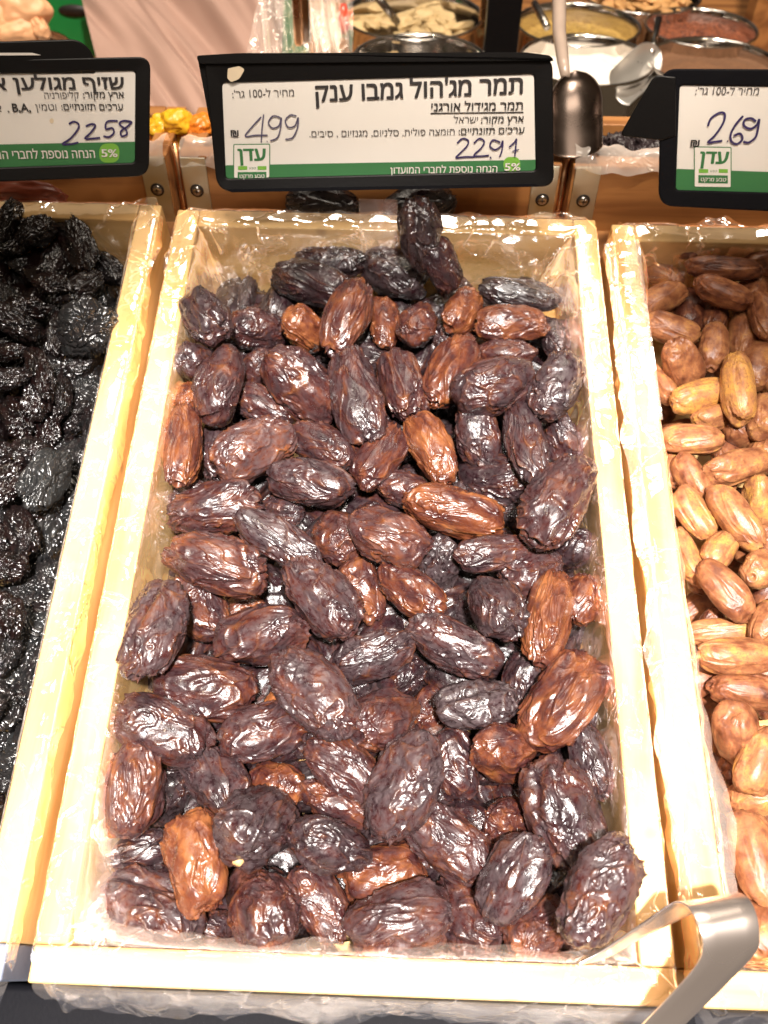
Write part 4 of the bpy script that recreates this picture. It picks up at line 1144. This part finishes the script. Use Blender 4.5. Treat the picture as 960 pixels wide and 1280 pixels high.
# ------------------------------------------------------------------ steel tongs on the front corner
def Pz(px, py, z): return at_z(px, py, z)
E1 = [(722,1204,.003),(752,1188,.006),(800,1156,.016),(834,1133,.030),(846,1128,.036),(856,1131,.041),(866,1143,.045),(874,1162,.047),(878,1182,.045),(872,1204,.040),(842,1240,.030),(800,1284,.016),(760,1326,.002)]
E2 = [(724,1206,.002),(760,1196,.002),(802,1172,.008),(860,1144,.018),(905,1124,.028),(922,1117,.038),(936,1124,.043),(945,1142,.046),(949,1166,.045),(944,1190,.039),(905,1232,.027),(846,1290,.010),(800,1340,-.004)]
def spline(pts, n=8):
    pts = [Vector(p) for p in pts]; out = []
    for i in range(len(pts)-1):
        p0, p1, p2, p3 = pts[max(i-1, 0)], pts[i], pts[i+1], pts[min(i+2, len(pts)-1)]
        for k in range(n):
            t = k/n; out.append(0.5*((2*p1)+(p2-p0)*t+(2*p0-5*p1+4*p2-p3)*t*t+(3*p1-p0-3*p2+p3)*t**3))
    return out+[pts[-1]]
a_ = spline([Pz(*p) for p in E1]); b_ = spline([Pz(*p) for p in E2]); V, F = [], []
for k in range(len(a_)):
    for j in range(5): V.append(a_[k].lerp(b_[k], j/4))
for k in range(len(a_)-1):
    for j in range(4): F.append((k*5+j, (k+1)*5+j, (k+1)*5+j+1, k*5+j+1))
org = a_[0].copy(); V = [v-org for v in V]
o = mesh_obj('tongs', V, F, M_tong, smooth=True); o.location = org
M_tong.node_tree.nodes['Principled BSDF'].inputs['Metallic'].default_value = 0.93
sd = o.modifiers.new('thick', 'SOLIDIFY'); sd.thickness = 0.0011; sd.offset = 0
bv = o.modifiers.new('bevel', 'BEVEL'); bv.width = 0.0003; bv.segments = 2; bv.limit_method = 'ANGLE'; bv.angle_limit = math.radians(50)
tag(o, 'folded steel spring tongs resting on the front right corner of the crate', 'tongs')

# ------------------------------------------------------------------ the counter behind: bowls of spices, scoops, bags
UPW = Vector((0, math.sin(TILT), math.cos(TILT)))      # true vertical in the stand's frame
RB = Matrix.Rotation(-TILT, 4, 'X')
p5 = CAM + ray(733, 76)*0.96
def on_level(px, py, dz=0.0):
    r = ray(px, py); q = p5 + UPW*dz
    return CAM + r*((q-CAM).dot(UPW)/r.dot(UPW))
def place(o, p, rz=0.0):
    m = RB @ Matrix.Rotation(rz, 4, 'Z'); m.translation = p; o.matrix_world = m
def bowl(px, py, wpx, label, fill_label, kind, col=None, depth=0.065, fill=0.55, dz=0.0):
    c = on_level(px, py, dz); R_o = wpx/2*scale_at(c); k = R_o
    root = empty('steel_bowl'); place(root, c); tag(root, label, 'bowl', 'round steel bowls on the spice counter')
    lathe('wall', [(k*.90, -depth), (k*.955, -depth*.5), (k*.965, -.004), (k*.985, -.0008), (k*1.0, .0008), (k*1.0, .0024), (k*.985, .0034), (k*.955, .0026), (k*.94, 0), (k*.93, -.006), (k*.915, -depth*.5), (k*.86, -depth+.002), (0, -depth+.002)], M_steel, root, 96)
    lathe('foot', [(k*.902, -depth-.001), (k*.902, -depth+.003), (k*.85, -depth+.004)], M_steelb, root, 64)
    return root, c, k
M_ysp = plain('yellow_ground_spice', (0.42, 0.27, 0.055), 0.9, nscale=200, var=.5)
M_rsp = plain('red_brown_seed', (0.17, 0.05, 0.022), 0.6, nscale=200, var=.6)
M_wht = plain('white_sugar', (0.86, 0.80, 0.72), 0.8, nscale=200, var=.08)
def grains(name, a, b, scale):
    t = NT(name); vo = t.n.new('ShaderNodeTexVoronoi'); vo.inputs['Scale'].default_value = scale; t.link(t.coord(), vo.inputs['Vector'])
    t.set(Base_Color=t.mix(vo.outputs['Color'], a, b), Roughness=0.6, Normal=t.bump(vo.outputs['Distance'], 0.8, 0.002)); return t.m
M_rsp = grains('red_brown_seed_grains', (0.06, 0.015, 0.008), (0.34, 0.10, 0.04), 330)
M_ysp = grains('yellow_spice_grains', (0.22, 0.11, 0.02), (0.60, 0.40, 0.10), 420)
M_bsp = plain('brown_ground_spice', (0.16, 0.075, 0.035), 0.9, nscale=200, var=.4)
M_nut = plain('tan_nuts', (0.50, 0.27, 0.10), 0.6, nscale=60, var=.4)
M_chip = plain('pale_dried_chips', (0.55, 0.40, 0.20), 0.6, nscale=60, var=.4)
def heap_in(root, k, mat, name, label, cat, level, hump=.012, seed=1, hx=0, hy=0, grain=.0012):
    n = 90; vs, fs = [(0, 0, 0)], []
    rings = 60
    V = [(0, 0)]
    for i in range(1, rings+1):
        for j in range(n): V.append((k*.925*i/rings*math.cos(2*math.pi*j/n), k*.925*i/rings*math.sin(2*math.pi*j/n)))
    V = np.array(V)
    d = np.hypot(V[:, 0]-hx*k, V[:, 1]-hy*k)/k
    z = level + hump*np.exp(-(d/.55)**2) + pn(np.c_[V*40, np.zeros(len(V))], seed)*.003 + pn(np.c_[V*420, np.zeros(len(V))], seed+1)*grain
    P = np.c_[V, z]
    F = [(0, 1+j, 1+(j+1) % n) for j in range(n)]
    for i in range(rings-1):
        for j in range(n): F.append((1+i*n+j, 1+(i+1)*n+j, 1+(i+1)*n+(j+1) % n, 1+i*n+(j+1) % n))
    o = mesh_obj(name, P, F, mat, smooth=True); o.matrix_world = root.matrix_world.copy()
    root_m = root.matrix_basis
    o.matrix_basis = root.matrix_basis.copy()
    tag(o, label, cat, kind='stuff'); return o
def chunks(root, k, protos, name, label, cat, n, size, level, seed):
    r = random.Random(seed); V, F, base = [], [], 0
    for q in range(n):
        me = protos[q % len(protos)]; co = np.zeros(len(me.vertices)*3, np.float32); me.vertices.foreach_get('co', co); co = co.reshape(-1, 3)
        a = r.uniform(0, 6.28); rr_ = k*.85*math.sqrt(r.random())
        R3 = np.array(Matrix.Rotation(r.uniform(0, 6), 3, 'Z') @ Matrix.Rotation(r.uniform(-.7, .7), 3, 'X'))
        s = size*r.uniform(.8, 1.2)
        V.append((co*np.array([s*1.5, s, s*.45]))@R3.T+np.array([rr_*math.cos(a), rr_*math.sin(a), level+r.uniform(-.004, .008)+.012*(1-rr_/k)]))
        ix = np.zeros(len(me.loops), np.int32); me.loops.foreach_get('vertex_index', ix); F.append(ix.reshape(-1, 4)+base); base += len(co)
    o = mesh_obj(name, np.concatenate(V), np.concatenate(F), None, smooth=True); o.matrix_basis = root.matrix_basis.copy()
    return tag(o, label, cat, kind='stuff')
b5, c5, k5 = bowl(733, 76, 168, 'steel bowl of white sugar behind the standing scoop', '', '')
heap_in(b5, k5, M_wht, 'white_sugar', 'white sugar heaped in the steel bowl right of the middle sign', 'sugar', -.014, .012, 3, .1, .15, .0004)
b6, c6, k6 = bowl(892, 80, 168, 'steel bowl of brown powder behind the 2.69 sign', '', '')
heap_in(b6, k6, M_bsp, 'brown_spice', 'brown ground spice in the bowl behind the 2.69 sign', 'spice', -.010, .008, 5, 0, 0, .0008)
b3, c3, k3 = bowl(722, 32, 156, 'steel bowl of yellow spice behind the sugar bowl', '', '')
heap_in(b3, k3, M_ysp, 'yellow_spice', 'coarse yellow spice in the bowl behind the sugar', 'spice', -.020, .010, 7, 0, .2)
b4, c4, k4 = bowl(876, 36, 140, 'steel bowl of red brown seeds at the upper right', '', '')
heap_in(b4, k4, M_rsp, 'red_brown_seeds', 'red brown seeds filling the bowl at the upper right', 'seeds', -.012, .006, 9, 0, .2, .0022)
b2, c2, k2 = bowl(525, 76, 172, 'shiny empty steel bowl right behind the middle sign', '', '')
b1, c1, k1 = bowl(516, 20, 178, 'steel bowl of pale dried chips above the middle sign', '', '')
CH = proto_lumps('chip', M_chip, (31, 32, 33), 10, .35)
o = chunks(b1, k1, CH, 'dried_chips', 'pale dried fruit chips in the bowl above the middle sign', 'dried chips', 60, .010, -.020, 2); o.data.materials.clear(); o.data.materials.append(M_chip)
b7, c7, k7 = bowl(800, -6, 150, 'steel bowl of tan nuts cut by the top edge', '', '')
NU = proto_lumps('nut', M_nut, (41, 42, 43), 8, .2)
o = chunks(b7, k7, NU, 'tan_nuts', 'tan nuts heaped in the topmost bowl', 'nuts', 150, .0065, -.004, 3); o.data.materials.clear(); o.data.materials.append(M_nut)
bz = p5 - UPW*0.068
rA = ray(700, 140); tA = (bz-CAM).dot(UPW)/rA.dot(UPW); ye = (CAM+rA*tA-bz).dot(RB.to_3x3() @ Vector((0, 1, 0)))
print('counter edge', ye)
ct = box('spice_counter', (-1.2, ye, -.02), (1.2, 1.1, 0), M_owoodx, None, 0.001); ct.matrix_world = RB.copy(); m = RB.copy(); m.translation = bz + Vector((-p5.x, 0, 0)); ct.matrix_world = m; struct(ct)
fr = box('counter_front', (-1.2, ye-.004, -.40), (1.2, ye-.0005, -.0005), M_woodx, None, 0); fr.matrix_world = m; struct(fr)

# scoops
def scoop_shape(name, root, Lb, Wb, mat):
    nu, nv = 28, 18; V, F = [], []
    for i in range(nu+1):
        u = i/nu
        wd = Wb/2*min(1, math.sqrt(max(0, 1-((u-.42)/.42)**2)) if u < .42 else 1)*(1-.06*max(0, u-.42))
        for j in range(nv+1):
            a = (j/nv-.5)*math.pi*.92
            V.append((wd*math.sin(a), u*Lb, -wd*.62*math.cos(a)+.0*u))
    for i in range(nu):
        for j in range(nv): F.append((i*(nv+1)+j, i*(nv+1)+j+1, (i+1)*(nv+1)+j+1, (i+1)*(nv+1)+j))
    o = mesh_obj(name, V, F, mat, root, smooth=True)
    sd = o.modifiers.new('thick', 'SOLIDIFY'); sd.thickness = .0009; sd.offset = 0
    return o
def frame_to(a, b, nrm):
    y = (b-a).normalized(); z = (nrm-y*nrm.dot(y)).normalized(); x = y.cross(z)
    m = Matrix.Identity(4)
    for i, v in enumerate((x, y, z)):
        for j in range(3): m[j][i] = v[j]
    m.translation = a; return m
# large scoop, blade hanging over the raisins, handle standing up
zS = 0.665
a = CAM+ray(719, 88)*zS; b = CAM+ray(720, 180)*(zS-.031)
sr = empty('large_scoop'); sr.matrix_world = frame_to(a, b, -(a-CAM).normalized()); tag(sr, 'large steel scoop standing upright between the middle and right signs', 'scoop')
scoop_shape('blade', sr, (b-a).length*1.02, 64*scale_at(a), M_scoop)
hp = [CAM+ray(707, 96)*(zS+.002), CAM+ray(704, 78)*(zS+.010), CAM+ray(699, 40)*(zS+.03), CAM+ray(699, -6)*(zS+.05), CAM+ray(699, -30)*(zS+.06)]
M_hand = plain('clear_acrylic_handle', (0.36, 0.28, 0.23), 0.2, coat=.5)

mi = sr.matrix_world.inverted()
tube('handle', [mi@p for p in hp], [.0036, .0045, .0054, .0060, .0062], M_hand, sr, 14)
# small scoop in the sugar
M_scl = metal('pale_steel', (0.82, 0.79, 0.75), 0.34); M_scl.node_tree.nodes['Principled BSDF'].inputs['Metallic'].default_value = 0.8
a = CAM+ray(826, 64)*.95; b = CAM+ray(782, 104)*.915
sr = empty('small_scoop'); sr.matrix_world = frame_to(a, b, (-(a-CAM).normalized()+Vector((.5, 0, .2))).normalized()); tag(sr, 'small steel scoop stuck in the white sugar', 'scoop')
scoop_shape('blade', sr, (b-a).length*1.1, 48*scale_at(a), M_scl)
mi = sr.matrix_world.inverted()
tube('handle', [mi@(CAM+ray(*q)*d) for q, d in (((815, 66), .95), ((818, 50), .965), ((823, 24), .985))], [.003, .0035, .0042], M_steel, sr, 12)
for (q0, q1, nm, lb) in (((668, 4), (684, 34), 'spice_spoon', 'thin steel spoon handle standing in the yellow spice'), ((497, 28), (470, -6), 'chip_tongs', 'grey spoon handle lying in the bowl of pale chips'), ((868, 76), (870, 92), 'powder_spoon', 'short spoon handle standing in the brown powder')):
    o = tube(nm, [CAM+ray(*q0)*1.0, CAM+ray((q0[0]+q1[0])/2, (q0[1]+q1[1])/2)*.985, CAM+ray(*q1)*.97], [.004, .0045, .004], M_steelb); tag(o, lb, 'spoon')

# dark post and backdrop, copper pole
def up_box(name, px, py, d, hw, hd, z0, z1, mat, label, cat, bevel=.001):
    o = box(name, (-hw, -hd, z0), (hw, hd, z1), mat, None, bevel); place(o, CAM+ray(px, py)*d)
    if cat: tag(o, label, cat)
    return o
up_box('black_post', 627, 40, .90, .017, .010, -.25, .25, M_black, 'square black post between the bowls above the middle sign', 'post')
up_box('thin_post', 603, 40, 1.05, .005, .005, -.25, .25, M_copper, 'thin brown post left of the black post', 'post')
up_box('copper_pole', 372, 30, .86, .0042, .0042, -.02, .25, M_copper, 'slim copper pole in front of the clear bags', 'pole', .003)
up_box('steel_pole', 382, 30, .87, .0050, .0040, -.02, .25, M_steel, 'slim steel pole beside the copper pole', 'pole', .003)
bd = box('dark_backdrop', (-1.6, 0, -.5), (1.6, .02, 1.2), M_dark, None, 0); place(bd, CAM+ray(700, 0)*1.5+Vector((-.3, .05, 0))); struct(bd)
up_box('wood_post', 952, 20, 1.12, .016, .016, -.2, .3, M_owoody, 'orange wooden post at the upper right edge', 'post')

# pink-beige plastic drape behind the left signs
def drape(name, corners, seed, mat, label, cat, fold=.010, slant=.9, nx=150, ny=110, freq=9):
    """corners: (px, py, distance) TL, TR, BR, BL"""
    c = [CAM+ray(p[0], p[1])*p[2] for p in corners]; V = []
    nrm = ((c[1]-c[0]).cross(c[3]-c[0])).normalized()
    for i in range(nx+1):
        for j in range(ny+1):
            u, v = i/nx, j/ny
            V.append((c[0]*(1-u)+c[1]*u)*(1-v)+(c[3]*(1-u)+c[2]*u)*v)
    V = np.array(V); U = np.array([(i/nx, j/ny) for i in range(nx+1) for j in range(ny+1)])
    s = (U[:, 0]-slant*U[:, 1]*.35)*freq
    h = pn(np.c_[s, U[:, 1]*.8, U[:, 0]*0+seed], seed)*fold + pn(np.c_[s*2.7, U[:, 1]*1.2, U[:, 0]*0], seed+1)*fold*.45
    V = V+np.array(nrm)*h[:, None]
    F = [(i*(ny+1)+j, (i+1)*(ny+1)+j, (i+1)*(ny+1)+j+1, i*(ny+1)+j+1) for i in range(nx) for j in range(ny)]
    return tag(mesh_obj(name, V, F, mat, smooth=True), label, cat)
M_drape = plain('pink_beige_plastic', (0.40, 0.255, 0.205), 0.5, nscale=5, var=.22)
drape('plastic_drape', [(92, -40, 1.02), (356, -40, 1.04), (350, 190, .90), (150, 190, .88)], 5, M_drape, 'pink beige plastic sheet hanging in folds behind the left signs', 'plastic sheet', fold=.034, freq=4, slant=1.5)
drape('clear_bag', [(330, -40, .93), (442, -30, .93), (440, 120, .85), (300, 120, .85)], 9, film_mat('clear_bag_film', .13, 1.2), 'crumpled clear plastic bag behind the left part of the middle sign', 'plastic bag', fold=.012, freq=6)
gt = box('green_tray', (-.075, -.004, -.06), (.075, .02, .10), M_gplastic, None, .003); place(gt, CAM+ray(60, 20)*1.10); tag(gt, 'green plastic tray with an oval hole behind the left sign', 'tray')
hl = lathe('handle_hole', [(0, .001), (.0185, .001), (.0195, .0)], M_dark, gt, 40); hl.location = (.036, -.0052, .0085); hl.rotation_euler = (math.pi/2, 0, 0); hl.scale = (1, .36, 1)
g4 = box('green_bin', (-.03, 0, -.05), (.03, .03, .08), M_gplastic, None, .003); place(g4, CAM+ray(352, 30)*1.08); tag(g4, 'green bin seen through the clear bag', 'bin')
M_peach = plain('peach_dried_fruit', (0.78, 0.42, 0.22), 0.5, nscale=2, var=.25)
PE = proto_lumps('peach', M_peach, (51, 52, 53), 24, .22)
for k, (px, py, w_, h_, lb) in enumerate(((22, 12, 84, 56, 'large peach coloured dried fruit piece in the upper left corner'), (20, 38, 64, 34, 'peach coloured dried fruit piece below the large one'), (50, 36, 22, 30, 'small peach coloured fruit piece touching the green tray'), (-10, 30, 60, 60, 'peach coloured fruit piece cut by the left edge'))):
    p = CAM+ray(px, py)*.95; s = scale_at(p)
    lump('dried_fruit', PE[k % 3], p, w_/2*s, h_/2*s, h_/2*s, (1, 1, 1, 1), .2*k, lb, 'dried fruit', 'peach coloured dried fruit pieces')
bowl(15, 66, 150, 'steel bowl holding the peach coloured fruit at upper left', '', '', dz=.012)
p = CAM+ray(430, 34)*.92
M_red = plain('red_plastic', (0.65, 0.045, 0.015), .3, coat=.4)
o = tube('red_clip', [p+UPW*.022, p+UPW*.010, p, p-UPW*.006], [.003, .0055, .0062, .003], M_red); tag(o, 'small bright red clip beside the bowl of chips', 'clip')
o = tube('red_ribbon_bag', [CAM+ray(x_, y_)*.9 for x_, y_ in ((396, -20), (404, 20), (412, 60), (414, 78))], [.010, .012, .011, .012], M_filmb, seg=20); tag(o, 'twisted neck of a clear bag beside the copper pole', 'plastic bag')
# red-brown fruit seen under the left sign
p = at_y(26, 244, L+.014)
lump('dried_tomato', O_[1], p, .034, .010, .012, (1, 1, 1, 1), 0, 'reddish dried fruit in the gap behind the left crate', 'dried fruit')
bpy.data.objects['dried_tomato'].material_slots[0].link = 'OBJECT'; bpy.data.objects['dried_tomato'].material_slots[0].material = plain('red_brown_fruit', (.20, .035, .012), .4, nscale=3)

# ------------------------------------------------------------------ drop what can be seen from nowhere near
def cull():
    bpy.context.view_layer.update(); dg = bpy.context.evaluated_depsgraph_get()
    films = [o for o in bpy.data.objects if o.name.startswith(('plastic_liner', 'clear_', 'plastic_drape'))]
    for o in films: o.hide_viewport = True
    bpy.context.view_layer.update(); dg = bpy.context.evaluated_depsgraph_get()
    seen = {}
    for px in range(2, 960, 5):
        for py in range(2, 1280, 5):
            ok, _, _, _, ob, _ = S.ray_cast(dg, CAM, ray(px, py).normalized())
            if ok: seen[ob.name] = seen.get(ob.name, 0)+1
    for o in films: o.hide_viewport = False
    n = 0
    for o in list(bpy.data.objects):
        if o.get('category') in ('date', 'prune', 'dried fruit') and seen.get(o.name, 0) < 1:
            n += 1; bpy.data.objects.remove(o)
    print('culled', n)
    for gname, noun, wh in (('dates in the lower layer of the middle crate', 'shaded date beneath upper ones', ' of middle crate'),
                            ('prunes in the lower layer of the left crate', 'shaded prune beneath upper ones', ' of left crate'),
                            ('small dates in the lower layer of the right crate', 'shaded small date beneath upper ones', ' of right crate')):
        ob = [o for o in bpy.data.objects if o.get('group') == gname]; it = []
        for o in ob:
            d = o.location-CAM; z = d.dot(fwd)
            it.append((480+FPX*d.dot(rt)/z, 640-FPX*d.dot(up)/z, ''))
        if it:
            y0 = min(i[1] for i in it)-1; st = (max(i[1] for i in it)-y0)/15.0
            for o, l in zip(ob, row_labels(it, st, noun, wh, y0)): o['label'] = l.strip()
cull()

# ------------------------------------------------------------------ lean the stand: crate frame -> upright world
bpy.context.view_layer.update()
for o in bpy.data.objects:
    if o.parent is None and o.type not in ('CAMERA', 'LIGHT'):
        o.matrix_world = WORLD @ o.matrix_world
bpy.context.view_layer.update()
